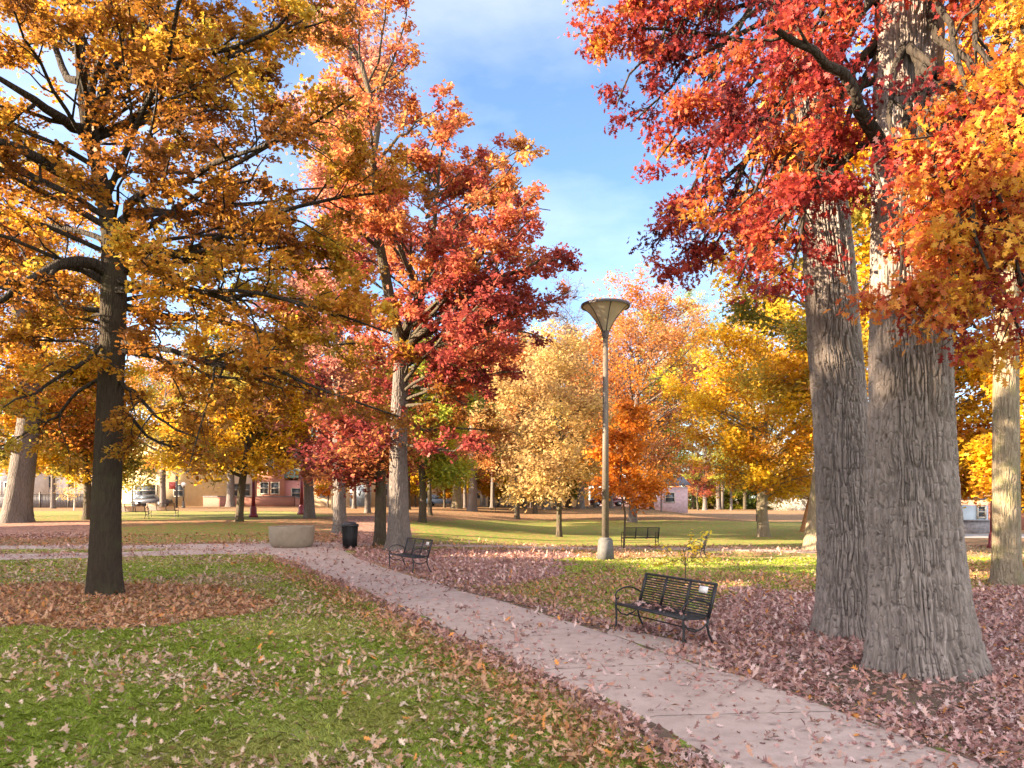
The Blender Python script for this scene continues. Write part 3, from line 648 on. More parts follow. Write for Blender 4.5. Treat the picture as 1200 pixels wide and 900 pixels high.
# -- the amber oak on the left lawn
b = ground(122, 697); Y = b[1]; rng = np.random.RandomState(11)
root = thing('oak_tree', 'dark-trunked oak with amber leaves standing in a ring of fallen brown leaves', 'tree', b)
tl = [b] + [at(px, py, Y) for px, py in ((124, 600), (128, 500), (132, 400), (134, 330), (130, 275), (119, 215), (101, 150), (93, 60), (86, -60), (84, -150))]
tr = np.array([18, 16, 14.4, 14, 14.4, 10.5, 8.5, 7, 5.5, 4, 2]) * Y / F
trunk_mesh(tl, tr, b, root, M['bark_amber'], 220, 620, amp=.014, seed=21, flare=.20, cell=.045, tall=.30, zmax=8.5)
def LM(*p, r0=.1, r1=.02): return ([at(a, c, Y + d) for a, c, d in p], r0, r1)
lims = [LM((133, 340, 0), (220, 335, -1.5), (330, 355, -2.5), (455, 395, -3), r0=.08, r1=.015),
        LM((134, 400, 0), (230, 415, -1), (340, 440, -2), (462, 490, -2.4), r0=.07, r1=.015),
        LM((133, 300, 0), (230, 290, .8), (330, 290, 1.4), (440, 310, 1.6), r0=.08, r1=.015),
        LM((136, 325, 0), (112, 308, -.3), (85, 306, -.8), (45, 325, -1.3), (0, 352, -1.7), (-60, 365, -2), r0=.15, r1=.03),
        LM((134, 324, 0), (165, 316, .4), (192, 314, .9), (240, 300, 1.6), (300, 280, 2.2), r0=.12, r1=.02),
        LM((101, 152, 0), (80, 145, -.4), (55, 128, -.9), (22, 106, -1.5), (-40, 70, -2), r0=.13, r1=.03),
        LM((103, 150, 0), (116, 112, .3), (133, 75, .5), (141, 58, .6), (165, 38, .9), (184, 2, 1.1), (195, -60, 1.3), r0=.17, r1=.05),
        LM((135, 72, .5), (175, 66, .2), (220, 67, -.2), (280, 55, -.7), (320, 38, -1), (348, 12, -1.3), r0=.09, r1=.02),
        LM((93, 95, 0), (70, 75, .6), (60, 48, 1.0), (40, 22, 1.3), (20, 0, 1.6), r0=.09, r1=.03),
        LM((60, 190, -.6), (30, 178, -1), (0, 165, -1.4), (-60, 150, -2), r0=.12, r1=.04),
        LM((122, 235, 0), (95, 215, -.3), (60, 190, -.6), r0=.13, r1=.11),
        LM((112, 190, 0), (108, 120, -.5), (112, 80, -.8), (128, 20, -1), (130, -50, -1.2), r0=.12, r1=.03),
        LM((131, 280, 0), (160, 240, -1), (230, 200, -2.2), (300, 185, -3), (360, 150, -3.3), r0=.11, r1=.02),
        LM((131, 270, 0), (170, 250, 1), (230, 245, 1.8), (300, 235, 2.4), (390, 215, 2.6), r0=.11, r1=.02),
        LM((133, 325, 0), (180, 338, -1), (250, 340, -2), (320, 350, -2.6), (400, 375, -3), r0=.07, r1=.015),
        LM((133, 355, 0), (190, 370, 1), (270, 375, 1.6), (340, 395, 2), (420, 400, 2), r0=.10, r1=.02),
        LM((131, 395, 0), (95, 425, -.6), (50, 455, -1.2), (0, 480, -1.8), r0=.06, r1=.015),
        LM((135, 440, 0), (165, 470, -.5), (200, 500, -1.2), (240, 520, -1.8), r0=.05, r1=.012),
        LM((135, 410, 0), (190, 420, -.8), (260, 440, -1.5), (330, 450, -1.9), r0=.06, r1=.015),
        LM((130, 430, 0), (80, 470, .8), (30, 510, 1.2), (-20, 530, 1.4), r0=.05, r1=.012),
        LM((136, 470, 0), (170, 510, .8), (215, 530, 1.4), (260, 535, 1.8), r0=.045, r1=.012)]
P, Rr = limb_set(lims, 9, rng)
P2, R2 = envelope_limbs(64, (at(140, 0, Y)[0], Y), np.array(tl), tr, 6.3, 5.3, 16.5, rng, droop=.16, shape='oval', inner=.4, Ry=4.8)
spec = dict(near=1, n=84000, leaf=.108, pal='amber', pal2='amberdark', mix2=.5, z0=2.5, z1=16, shape=STAR, sec=2.0, twm=3.0, twig=1, spread=.09, smax=2.6, contrast=1.5, hbias=-.15, vert=.0, droop=.3)
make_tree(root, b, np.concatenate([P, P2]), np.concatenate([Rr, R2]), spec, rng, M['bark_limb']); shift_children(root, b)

# -- the red oak beside the path
b = ground(468, 645); Y = b[1]; rng = np.random.RandomState(12)
root = thing('oak_tree', 'grey-trunked oak with orange top and red lower leaves, standing behind the path bench', 'tree', b)
tl = [b] + [at(px, py, Y) for px, py in ((467, 600), (467, 540), (468, 480), (470, 430), (473, 405))]
tr = np.array([13.5, 12, 10.5, 9.8, 8.5, 8]) * Y / F
trunk_mesh(tl, tr, b, root, M['bark_grey'], 120, 260, amp=.014, seed=31, flare=.45, lobes=5)
lims = [LM((473, 412, 0), (482, 375, .2), (492, 335, .3), (497, 310, .4), (520, 290, .8), (533, 255, 1.2), (560, 225, 1.6), r0=.20, r1=.03),
        LM((472, 412, 0), (462, 360, -.4), (450, 300, -.6), (444, 240, -.8), (440, 190, -1), (432, 130, -1), (424, 60, -1.1), (420, -20, -1.2), r0=.22, r1=.04),
        LM((473, 410, 0), (500, 385, -.6), (530, 360, -1.4), (560, 345, -2), (600, 320, -2.6), (635, 300, -3), r0=.15, r1=.03),
        LM((474, 405, 0), (510, 395, .6), (550, 392, 1.2), (590, 382, 1.6), (640, 395, 2), r0=.11, r1=.02),
        LM((471, 455, 0), (505, 455, -.6), (525, 435, -1.1), (560, 420, -1.6), (600, 405, -2), r0=.09, r1=.02),
        LM((470, 478, 0), (498, 475, -.8), (515, 462, -1.4), (545, 470, -1.8), r0=.08, r1=.02),
        LM((490, 345, .3), (505, 290, .1), (512, 235, .3), (520, 180, .6), (530, 140, .8), r0=.12, r1=.02),
        LM((533, 258, 1.2), (570, 240, 1), (610, 245, .8), (645, 245, .6), r0=.05, r1=.015),
        LM((545, 240, 1.3), (575, 200, 1.5), (605, 175, 1.6), (625, 165, 1.6), r0=.06, r1=.015),
        LM((450, 300, -.6), (425, 270, -1.2), (400, 250, -1.8), (370, 240, -2.2), r0=.09, r1=.02),
        LM((440, 190, -1), (470, 160, -1), (500, 135, -1), (520, 120, -1), r0=.07, r1=.015),
        LM((432, 130, -1), (455, 80, -1.4), (472, 40, -1.6), (478, 0, -1.8), r0=.06, r1=.012),
        LM((440, 200, -1), (415, 170, -.4), (395, 120, 0), (385, 60, .3), r0=.07, r1=.015),
        LM((468, 495, 0), (500, 505, 1), (540, 500, 1.7), (590, 505, 2.2), r0=.07, r1=.02),
        LM((467, 515, 0), (490, 525, -1), (520, 530, -1.8), (560, 520, -2.4), r0=.06, r1=.015)]
P, Rr = limb_set(lims, 9, rng, .016)
P2, R2 = envelope_limbs(64, (at(512, 0, Y)[0], Y), np.array([at(468, 480, Y), at(480, 380, Y), at(495, 290, Y), at(505, 200, Y), at(505, 140, Y)]), np.array([.3, .22, .16, .1, .03]), 4.5, at(0, 470, Y)[2], at(0, 125, Y)[2], rng, droop=.02, inner=.35)
spec = dict(near=1, n=54000, leaf=.155, pal='red', z0=3.8, z1=16, shape=STAR, sec=1.9, twm=2.4, twig=1, spread=.12, contrast=1.35, hbias=.6, pal2='amberdark', mix2=.12)
make_tree(root, b, np.concatenate([P, P2]), np.concatenate([Rr, R2]), spec, rng, M['bark_dark']); shift_children(root, b)

# -- the two great red oaks on the right
def great_oak(label, base_px, line, widths, Y, seed, lims, ctrR, n, nth, nzv, bias, pal, shape_n):
    b = ground(*base_px); rng = np.random.RandomState(seed)
    root = thing('oak_tree', label, 'tree', b, 0)
    tl = [b] + [at(px, py, Y) for px, py in line]; tr = np.array(widths) / 2 * Y / F
    trunk_mesh(tl, tr, b, root, M['bark_oak'], nth, nzv, amp=.050, seed=seed, flare=.27, lobes=6, zmax=9.0, cell=.037, tall=.42)
    P, Rr = limb_set(lims, 9, rng, .014)
    (cx, R0, z0, z1, nl) = ctrR
    P2, R2 = envelope_limbs(nl, (cx, Y), np.array(tl), tr, R0, z0, z1, rng, droop=.05, inner=.3)
    spec = dict(near=1, n=n, leaf=.094, tmin=.38, pal=pal, z0=4.5, z1=10, shape=OAK, sec=1.7, twm=2.2, twig=1, spread=.10, smax=1.7, contrast=1.5, bias=bias, droop=.75, vert=-.06, flat=.5, curl=.42)
    make_tree(root, b, np.concatenate([P, P2]), np.concatenate([Rr, R2]), spec, rng, M['bark_limb']); shift_children(root, b)
Y = ground(1085, 785)[1]
def arch(sx, sy, sY, ex, ey, eY, lift=.5, r0=.055, r1=.012):
    A = at(sx, sy, sY); B = at(ex, ey, eY); u = np.linspace(0, 1, 7)[:, None]; Cc = A * .45 + B * .55 + np.array([0, 0, lift])
    return ((1 - u) ** 2 * A + 2 * u * (1 - u) * Cc + u ** 2 * B, r0, r1)
RB = [(1130, 235, 7.6), (1060, 350, 7.5), (1120, 352, 7.3), (1160, 365, 7.3), (1205, 340, 7.2), (1240, 300, 7.4), (1185, 260, 7.3), (1150, 180, 7.8), (1210, 190, 7.6), (1125, 300, 7.2), (1170, 315, 7.0), (1230, 380, 7.3),
      (1035, 232, 8.1), (1240, 110, 8), (1160, 90, 8.4), (1200, 30, 8.4), (1120, 20, 8.6), (1260, 230, 7.8), (1150, 385, 7.6), (1195, 395, 7.4)]
RA = [(900, 300, 9.6), (870, 330, 9.9), (935, 265, 9.3), (930, 225, 9.4), (895, 230, 9.8), (860, 250, 10.2), (900, 170, 9.8), (950, 170, 9.3), (960, 130, 9.2),
      (870, 190, 10), (925, 110, 9.5), (890, 60, 9.9), (960, 50, 9.2), (850, 110, 10.2), (1015, 10, 8.8), (925, 318, 9.5), (930, 30, 9.6)]
lims = [arch(1062, e[1] - 190 - 60 * (i % 3), Y, *e, lift=.75) for i, e in enumerate(RB)] + [arch(1050, e[1] - 150 - 50 * (i % 4), Y, *e, lift=.6) for i, e in enumerate(RA)]
lims += [LM((1030, 165, -.3), (1005, 130, -.6), (990, 80, -.8), (965, 70, -1), (930, 55, -1.1), (905, 40, -1.2), r0=.09, r1=.03)]
def bias_right(p):
    px = 600 + F * p[:, 0] / p[:, 1]; return .30 * sm(1010, 1120, px) - .12 + .18 * (VN(77)(p[:, 0] * 1.7, p[:, 2] * 2.6) - .5) * 2
great_oak('thickest grey-barked oak with red and orange leaves, nearest of the two on the right', (1085, 785),
          ((1078, 720), (1074, 650), (1068, 500), (1064, 300), (1064, 100), (1066, -100), (1068, -600)), (104, 102, 97, 90, 83, 76, 68, 30), Y, 41, lims,
          (at(1075, 0, Y)[0] + .8, 4.6, 10.2, 15, 16), 33000, 660, 1300, bias_right, 'oakred', OAK)
Y = ground(995, 745)[1]
RC = [(712, 30, 12), (730, 60, 12.2), (720, 120, 12), (745, 140, 12.2), (780, 90, 11.8), (775, 180, 11.9), (800, 150, 11.5), (790, 40, 11.6), (830, 20, 11.2), (830, 100, 11.4), (820, 215, 11.6), (790, 260, 12), (770, 290, 12.2), (840, 280, 11.6), (830, 320, 11.8), (800, 318, 12),
      (760, 10, 12), (870, 250, 11.4), (850, 180, 11.2), (740, -40, 12), (800, -30, 11.8), (880, 310, 11.4)]
lims = [arch(945, e[1] - 120 - 60 * (i % 3), Y, *e, lift=.8) for i, e in enumerate(RC)]
great_oak('leaning grey-barked oak with dark red leaves, close behind the thickest trunk', (995, 745),
          ((993, 690), (991, 620), (986, 500), (978, 400), (971, 300), (958, 180), (925, 30), (905, -100), (880, -450)), (67, 65, 63, 60, 58, 55, 50, 42, 36, 16), Y, 43, lims,
          (at(880, 0, Y)[0], 4.2, 9.2, 15, 14), 22000, 520, 1100, lambda p: -.16 + .2 * (VN(78)(p[:, 0] * 1.5, p[:, 2] * 2.2) - .5), 'oakred', OAK)

# -- every other tree of the park: base px, base row, trunk px, crown box px, colours
G = 'trees across the park'
auto_tree(1180, 686, 29, (1090, 1330, -120, 330), 'gold', 'tall oak with sun-dappled tan trunk at the right edge of the lawn', bark_='bark_tan', n=12000, leaf=.17, seed=1, nl=40, kind=STAR, pal2='oakorange', mix2=.4)
auto_tree(18, 612, 29, (-110, 130, 170, 530), 'amber', 'thick grey-trunked oak with amber leaves at the left edge of the park', bark_='bark_grey', n=22000, leaf=.22, seed=2, nl=46, lean=(18, 0), hbias=.2, kind=STAR)
auto_tree(35, 605, 7, (-10, 100, 400, 565), 'olive', 'slim dark tree close behind the thick grey oak at the left', bark_='bark_dark', n=8000, seed=3, pal2='gold', mix2=.5)
auto_tree(102, 609, 9, (45, 165, 400, 572), 'gold', 'short dark-trunked tree with yellow leaves just left of the amber oak', bark_='bark_dark', n=11000, seed=4, pal2='olive', mix2=.4)
auto_tree(191, 594, 7, (140, 250, 420, 562), 'amber', 'amber tree behind the two far-left benches', bark_='bark_grey', n=10000, seed=5, pal2='lime', mix2=.3)
auto_tree(280, 611, 9, (185, 345, 375, 562), 'gold', 'crooked dark tree with yellow leaves left of the planter', bark_='bark_dark', n=15000, leaf=.2, seed=6, lean=(8, 0), pal2='olive', mix2=.35, kind=STAR)
auto_tree(246, 592, 8, (205, 285, 455, 556), 'amber', 'far oak with brown trunk before the cream building', n=7000, seed=7)
auto_tree(270, 594, 9, (245, 325, 450, 560), 'olive', 'far grey oak before the red brick wall', n=7000, seed=8, pal2='gold', mix2=.4)
auto_tree(327, 592, 9, (285, 370, 430, 562), 'lime', 'grey oak with yellow-green leaves before the pink house', n=9000, seed=9, pal2='rust', mix2=.3)
auto_tree(363, 607, 12, (285, 425, 320, 560), 'dusty', 'oak with dusty red leaves behind the round planter', bark_='bark_grey', n=15000, leaf=.22, seed=10, nl=42, kind=STAR, pal2='orange', mix2=.12)
auto_tree(398, 624, 15, (345, 465, -90, 470), 'dusty', 'tall grey oak with sparse rosy leaves behind the litter bin', bark_='bark_grey', n=17000, leaf=.18, seed=11, nl=60, kind=STAR, pal2='red', mix2=.4, hbias=.1)
auto_tree(445, 640, 14, (374, 476, 465, 570), 'rust', 'dark-trunked oak with deep red leaves just left of the path bench', bark_='bark_dark', n=4000, leaf=.17, seed=12, kind=STAR, pal2='deepred', mix2=.55)
auto_tree(431, 601, 7, (405, 470, 430, 565), 'rust', 'far oak half hidden by the deep red tree', n=7000, seed=13, pal2='tan', mix2=.4)
auto_tree(495, 612, 9, (455, 560, 400, 572), 'lime', 'mossy green-trunked tree with yellow-green leaves', bark_='bark_dark', n=11000, seed=14, kind=STAR)
auto_tree(504, 604, 5, (478, 545, 470, 562), 'rust', 'slim dark tree beside the mossy trunk', bark_='bark_dark', n=5000, seed=15)
auto_tree(535, 596, 11, (490, 590, 400, 566), 'lime', 'far oak with a wide two-toned trunk and yellow-green leaves', bark_='bark_tan', n=10000, seed=16, pal2='green', mix2=.35)
auto_tree(553, 599, 11, (508, 615, 340, 570), 'rust', 'dark oak with rusty leaves in the middle distance', bark_='bark_grey', n=12000, seed=17, pal2='olive', mix2=.3)
auto_tree(566, 593, 6, (540, 605, 430, 562), 'orange', 'far grey tree with orange leaves right of the dark rusty oak', n=6000, seed=18, pal2='yellow', mix2=.4)
auto_tree(592, 594, 3.2, (572, 628, 455, 575), 'yellow', 'slender pale-trunked tree with bright yellow leaves', bark_='bark_pale', n=6000, seed=19)
auto_tree(606, 608, 6, (572, 642, 400, 566), 'rust', 'blackish slim oak with reddish brown leaves', bark_='bark_dark', n=8000, seed=20, pal2='tan', mix2=.5)
auto_tree(627, 602, 5.5, (600, 660, 450, 575), 'tan', 'thin brown tree with tan leaves left of the young tan oak', bark_='bark_dark', n=6500, seed=21)
auto_tree(640, 597, 9, (608, 690, 410, 570), 'tan', 'far dark-trunked oak with a broad base and tan leaves', n=8000, seed=22, pal2='gold', mix2=.3)
auto_tree(655, 629, 6.5, (592, 712, 385, 592), 'tan', 'young oak with straw-coloured leaves on the green strip', bark_='bark_dark', n=9500, leaf=.19, seed=23, nl=44, kind=STAR, hbias=.2)
auto_tree(680, 596, 9, (650, 722, 430, 568), 'tan', 'far grey oak just left of the tall lamp', n=8000, seed=24, pal2='olive', mix2=.4)
auto_tree(741, 612, 10, (660, 835, 325, 585), 'rust', 'wide rust-coloured tree with ascending dark limbs behind the tall lamp', bark_='bark_grey', n=21000, leaf=.19, seed=25, nl=80, kind=STAR, hbias=.1, pal2='orange', mix2=.3, spread=.35)
auto_tree(731, 643, 2.4, (706, 764, 470, 600), 'orange', 'sapling with bright orange leaves beside the lamp', name='sapling', cat='sapling', group=None, bark_='bark_dark', n=3000, leaf=.17, seed=26, nl=20, kind=STAR, spread=.2)
auto_tree(650, 596, 4, (618, 712, 318, 540), 'dusty', 'bare grey tree rising behind the tan oaks', group=None, n=900, leaf=.14, seed=27, nl=70, twig=1, bark_='bark_grey', spread=.1, bare=1, shape='oval', rmin=.03)
auto_tree(612, 596, 6, (560, 655, 395, 560), 'green', 'dark green tree filling the gap behind the rusty oak', n=12000, seed=28, bark_='bark_dark', pal2='olive', mix2=.3)
auto_tree(826, 598, 5, (755, 872, 335, 572), 'lime', 'tall yellow-green maple left of the golden oak', name='maple_tree', bark_='bark_grey', n=22000, leaf=.26, seed=29, nl=60, hbias=.2, pal2='gold', mix2=.2)
auto_tree(895, 629, 13, (812, 990, 330, 588), 'gold', 'golden oak with a sunlit tan trunk left of the leaning oaks', bark_='bark_tan', n=20000, leaf=.19, seed=30, nl=58, kind=STAR)
auto_tree(888, 611, 4, (850, 935, 480, 585), 'olive', 'thin dark tree right behind the golden oak trunk', bark_='bark_dark', n=7000, seed=31, pal2='gold', mix2=.4)
auto_tree(955, 645, 26, (880, 1090, 120, 500), 'gold', 'thick mossy tan trunk leaning right, half behind the dark red oak', bark_='bark_tan', n=16000, leaf=.2, seed=32, nl=44, lean=(14, 0), kind=STAR, pal2='olive', mix2=.25)
auto_tree(940, 623, 5, (905, 978, 500, 592), 'tan', 'slim orange-barked tree leaning against the mossy trunk', bark_='bark_rust', n=4500, leaf=.18, seed=33, lean=(8, 0))
auto_tree(857, 598, 3, (833, 882, 505, 586), 'olive', 'thin grey tree in the gap left of the golden oak', n=5000, seed=34)
auto_tree(818, 598, 2.5, (796, 846, 535, 591), 'deepred', 'little dark red tree on the far lawn', group=None, bark_='bark_dark', n=5500, seed=35, pal2='rust', mix2=.3)
auto_tree(783, 598, 2.4, (752, 806, 480, 580), 'olive', 'thin young tree before the lilac building', bark_='bark_grey', n=4500, seed=36, pal2='lime', mix2=.5)
auto_tree(792, 597, 1.4, (782, 803, 568, 590), 'red', 'tiny red tree before the lilac building', name='small_tree', group=None, bark_='bark_dark', n=2500, seed=37, leaf=.2, nl=16)
auto_tree(1098, 640, 13, (1075, 1190, 260, 592), 'gold', 'orange-gold tree showing between the thickest oak and the dappled trunk', bark_='bark_grey', n=15000, leaf=.19, seed=38, nl=48, kind=STAR, pal2='orange', mix2=.4)
auto_tree(1222, 655, 13, (1168, 1290, 400, 600), 'gold', 'golden tree reaching in from the right edge behind the dappled trunk', bark_='bark_grey', n=10000, seed=39, kind=STAR)
auto_tree(87, 598, 1.8, (74, 100, 548, 584), 'tan', 'tiny white-stemmed sapling on the far left lawn', name='sapling', cat='sapling', group=None, bark_='bark_pale', n=300, leaf=.2, seed=40, nl=8)
auto_tree(803, 682, 1.2, (786, 824, 636, 660), 'yellow', 'little yellow-leaved sapling on the lawn behind the near bench', name='sapling', cat='sapling', group=None, bark_='bark_dark', n=70, leaf=.11, seed=41, nl=7, kind=STAR, spread=.06)
auto_tree(156, 600, 1.6, (140, 172, 535, 572), 'olive', 'thin sapling behind the bench next to the amber oak', name='sapling', cat='sapling', group=None, bark_='bark_dark', n=900, leaf=.2, seed=42, nl=12)
auto_tree(925, 598, 1.5, (903, 944, 578, 601), 'pale', 'white-leaved stand-in shrub between the golden oak and the mossy trunk', name='shrub', cat='shrub', group=None, bark_='bark_dark', n=5000, leaf=.2, seed=43, nl=20)  # pale-leaved shrub put in for an unidentified white shape
auto_tree(390, 598, 4, (368, 412, 500, 575), 'rust', 'thin far tree before the tan building', bark_='bark_dark', n=4000, seed=44)
auto_tree(775, 600, 2, (748, 800, 430, 570), 'lime', 'slim far tree with green leaves right of the rust-coloured tree', bark_='bark_grey', n=6000, seed=45, pal2='green', mix2=.3)
for k_, (px_, py_, w_, bx_, pal_, lab_, p2_) in enumerate([
    (716, 595.5, 5, (672, 762, 372, 574), 'orange', 'far orange tree glimpsed left of the rust-coloured tree trunk', 'tan'),
    (764, 597, 5, (728, 812, 352, 576), 'gold', 'far yellow tree between the rust tree and the maple', 'lime'),
    (842, 597, 5, (800, 886, 370, 576), 'lime', 'far green-yellow tree showing through the gap beside the golden oak', 'olive'),
    (873, 597, 4, (840, 920, 400, 578), 'gold', 'far golden tree just left of the golden oak trunk', 'orange'),
    (577, 595, 5, (535, 628, 405, 566), 'olive', 'far olive tree by the small far bench', 'gold'),
    (478, 597, 6, (436, 526, 420, 566), 'gold', 'far golden tree right behind the grey oak by the path bench', 'lime'),
    (415, 596, 5, (376, 458, 430, 562), 'orange', 'far orange tree right above the litter bin', 'gold'),
    (309, 593, 5, (268, 350, 420, 556), 'gold', 'far yellow tree just right of the left maroon lamp post', 'lime'),
    (226, 592, 5, (180, 270, 410, 556), 'gold', 'far golden tree between the red sign and the brown oak', 'amber'),
    (166, 593, 5, (118, 212, 395, 560), 'amber', 'far amber tree behind the bench next to the amber oak', 'gold'),
    (62, 596, 5, (20, 110, 390, 566), 'gold', 'far golden tree before the dark iron fence', 'amber'),
    (668, 595, 4, (630, 706, 415, 568), 'gold', 'far golden tree between the young tan oak and the lamp', 'tan'),
    (455, 594, 3.5, (425, 492, 360, 548), 'olive', 'thin far tree just left of the grey oak by the path bench', 'tan'),
    (521, 595, 3, (490, 556, 380, 552), 'gold', 'thin far tree before the pale blue car', 'olive'),
    (545, 595, 4, (515, 590, 370, 550), 'rust', 'thin far tree touching the wide two-toned trunk', 'gold'),
    (584, 594, 2.5, (560, 612, 400, 552), 'yellow', 'thinnest far tree left of the slender yellow one', 'gold'),
    (616, 596, 3.5, (590, 650, 390, 552), 'tan', 'thin far tree right of the blackish slim oak', 'rust'),
    (664, 595, 3.5, (640, 700, 380, 552), 'rust', 'thin far tree just right of the young tan oak trunk', 'tan'),
    (697, 595, 4, (672, 730, 385, 555), 'tan', 'thin far tree just left of the lamp pole', 'rust'),
    (812, 597, 3, (780, 850, 380, 558), 'olive', 'thin far tree left of the grey maple trunk', 'green'),
    (846, 597, 3.5, (815, 885, 400, 560), 'green', 'thin far dark green tree right of the grey maple trunk', 'olive'),
    (487, 594, 2.2, (466, 512, 505, 590), 'yellow', 'low yellow tree in the gap right of the grey oak trunk', 'gold'),
    (528, 594, 2.2, (506, 552, 515, 592), 'gold', 'low golden tree before the peach building', 'tan'),
    (573, 594, 2.2, (552, 598, 510, 590), 'gold', 'low golden tree left of the slender yellow tree', 'yellow'),
    (622, 595, 2.2, (600, 645, 515, 592), 'yellow', 'low yellow tree behind the thin brown tan-leaved tree', 'tan'),
    (668, 595, 2.2, (650, 690, 515, 592), 'lime', 'low yellow-green tree between the young tan oak and the lamp', 'gold'),
    (830, 596, 2.2, (800, 862, 505, 592), 'olive', 'low olive tree behind the little dark red tree', 'lime'),
    (240, 592, 2.2, (214, 262, 515, 586), 'lime', 'low yellow-green tree before the cream building', 'gold'),
    (384, 594, 2.2, (366, 404, 512, 588), 'yellow', 'low yellow tree before the tan building', 'orange'),
    (340, 592, 4, (310, 375, 400, 545), 'amber', 'thin far tree before the pink house', 'olive'),
    (1010, 598, 6, (930, 1095, 330, 585), 'gold', 'far golden tree filling the gap between the two great trunks', 'orange')]):
    auto_tree(px_, py_, w_, bx_, pal_, lab_, n=7500, leaf=.27, seed=60 + k_, pal2=p2_, mix2=.4, bark_='bark_dark' if k_ % 2 else 'bark_grey')
# ------------------------------------------------------------------ unseen belt of trees, added behind and left of the camera for shade
rng = np.random.RandomState(99); LP, LS = [], []; mbw = MB()
for k in range(15):
    q_ = -10 + k * 3.6; s_ = -26 + rng.uniform(-4, 4); sx, sy = SUN_TO * -s_
    x0 = sx + q_ * SUN_TO[1]; y0 = sy - q_ * SUN_TO[0]
    top = (17.2 if q_ < 13 else 11.6) + rng.uniform(-1.2, .9); mbw.tube([(x0, y0, -.2), (x0 + .2, y0, 6), (x0, y0, top - 3)], [.4, .33, .08], 10)
    n = 5200; u = nrm(rng.normal(0, 1, (n, 3))) * (rng.rand(n, 1) ** .45)
    LP.append(u * np.array([4.2, 4.2, (top - 4) / 2]) + np.array([x0, y0, (top + 4) / 2])); LS.append(np.full(n, .62))
P = np.concatenate(LP); n = len(P)
V, fcs = leaves(P, rng.normal(0, 1, (n, 3)), rng.normal(0, .7, (n, 3)) + [0, 0, .6], np.concatenate(LS) * rng.uniform(.7, 1.3, n), STAR, rng)
wo = mk('shade_woods', V, fcs, M['leaf'], col=palcol('amber', rng.rand(n))); tag(wo, 'belt of amber oaks outside the picture, added to shade the lawn', 'shade_woods', kind='stuff')
mbw.build('trunks', M['bark_grey'], wo)

# ------------------------------------------------------------------ benches
def make_bench(name, label, mat, loc, rz, plaque=True, W=1.75, group=None):
    """local x along the seat, local -y the front."""
    root = thing(name, label, 'bench', loc, rz, group)
    hw = W / 2; tilt = .20
    sb = MB()                              # seat: front rolled edge and long straps
    for i in range(9):
        y = -.22 + i * .047; z = .43 + (.012 if i == 0 else 0) - .02 * math.sin(i / 8 * 3.14)
        sb.bar((-hw + .02, y, z), (hw - .02, y, z), .034, .010)
    sb.tube([(-hw, -.25, .425), (hw, -.25, .425)], .017, 8)
    for x in (-hw + .03, -W / 6, W / 6, hw - .03): sb.bar((x, -.25, .412), (x, .19, .400), .035, .014)
    sb.build('seat', mat, root)
    bk = MB()
    def bp(z): return .20 + (z - .42) * tilt * 1.5
    for i in range(11):
        z = .47 + i * .036; bk.bar((-hw + .03, bp(z), z), (hw - .03, bp(z), z), .008, .019)
    zt = .88
    bk.tube([(-hw + .01, bp(zt), zt), (hw - .01, bp(zt), zt)], .020, 8)
    bk.tube([(-hw + .02, bp(.44), .44), (hw - .02, bp(.44), .44)], .014, 8)
    for x in (-W / 6, W / 6): bk.bar((x, bp(.43) - .004, .43), (x, bp(zt) - .004, zt), .045, .016)
    for x in (-hw + .025, hw - .025): bk.bar((x, bp(.40) - .004, .40), (x, bp(zt) - .004, zt), .055, .022)
    bk.build('backrest', mat, root)
    for sx in (-1, 1):
        x = sx * (hw - .02)
        a = MB(); ang = np.linspace(0, 1, 13)
        pts = [(x, .22 - .44 * u - .0, .60 + .085 * math.sin(u * math.pi * .9)) for u in ang]
        pts += [(x, -.24, .60), (x, -.262, .555), (x, -.245, .51), (x, -.205, .50), (x, -.19, .53)]
        a.tube(pts, .013, 8); a.build('armrest', mat, root)
        f = MB(); f.tube([(x, -.235, .50), (x, -.25, .42), (x, -.235, .25), (x, -.245, .10), (x, -.265, 0)], [.017, .02, .017, .016, .018], 8); f.build('leg', mat, root)
        r_ = MB(); r_.tube([(x, .19, .42), (x, .17, .30), (x, .20, .18), (x, .27, .05), (x, .30, 0)], [.02, .018, .017, .016, .018], 8); r_.build('leg', mat, root)
        br = MB(); br.tube([(x, -.235, .36), (x, -.16, .27), (x, -.05, .235), (x, .07, .265), (x, .175, .34)], .012, 8); br.build('brace', mat, root)
    st = MB(); st.tube([(-hw + .02, .02, .245), (hw - .02, .02, .245)], .011, 6); st.build('stretcher', mat, root)
    if plaque:
        p_ = MB(); z = .785; c = np.array([hw - .25, bp(z) - .018, z]); p_.bar(c - [0, .014, .045], c + [0, .014, .045], .19, .006); p_.build('plaque', M['plaque'], root)
    return root
def bench_from(a, b_, **kw):               # a, b_: pixels of the left and right front feet seen from its front
    A, B = ground(*a), ground(*b_); d = B - A; rz = math.atan2(d[1], d[0]); W = kw.pop('W', 1.75)
    nv = np.array([-math.sin(rz), math.cos(rz)]); c = (A + B) / 2; c[:2] += nv * .26
    c[2] = hgt(c[0], c[1]) + kw.pop('dz', .012); return make_bench(loc=c, rz=rz, W=W, **kw)
near_bench = bench_from((720, 739.5), (801, 763), name='park_bench', label='near black metal bench with a pale plaque on its back, beside the path', mat=M['black'])
bench_from((458, 666.5), (481, 672.5), name='park_bench', label='black metal bench with a pale plaque in front of the grey oak trunk', mat=M['black'])
def bench_back(px, py, ang, W=1.75, **kw):
    c = ground(px, py); return make_bench(loc=c, rz=ang, W=W, plaque=False, **kw)
bench_back(750, 642, R(186), W=1.55, name='park_bench', label='black bench on the lawn behind the lamp, seen from the back', mat=M['black'])
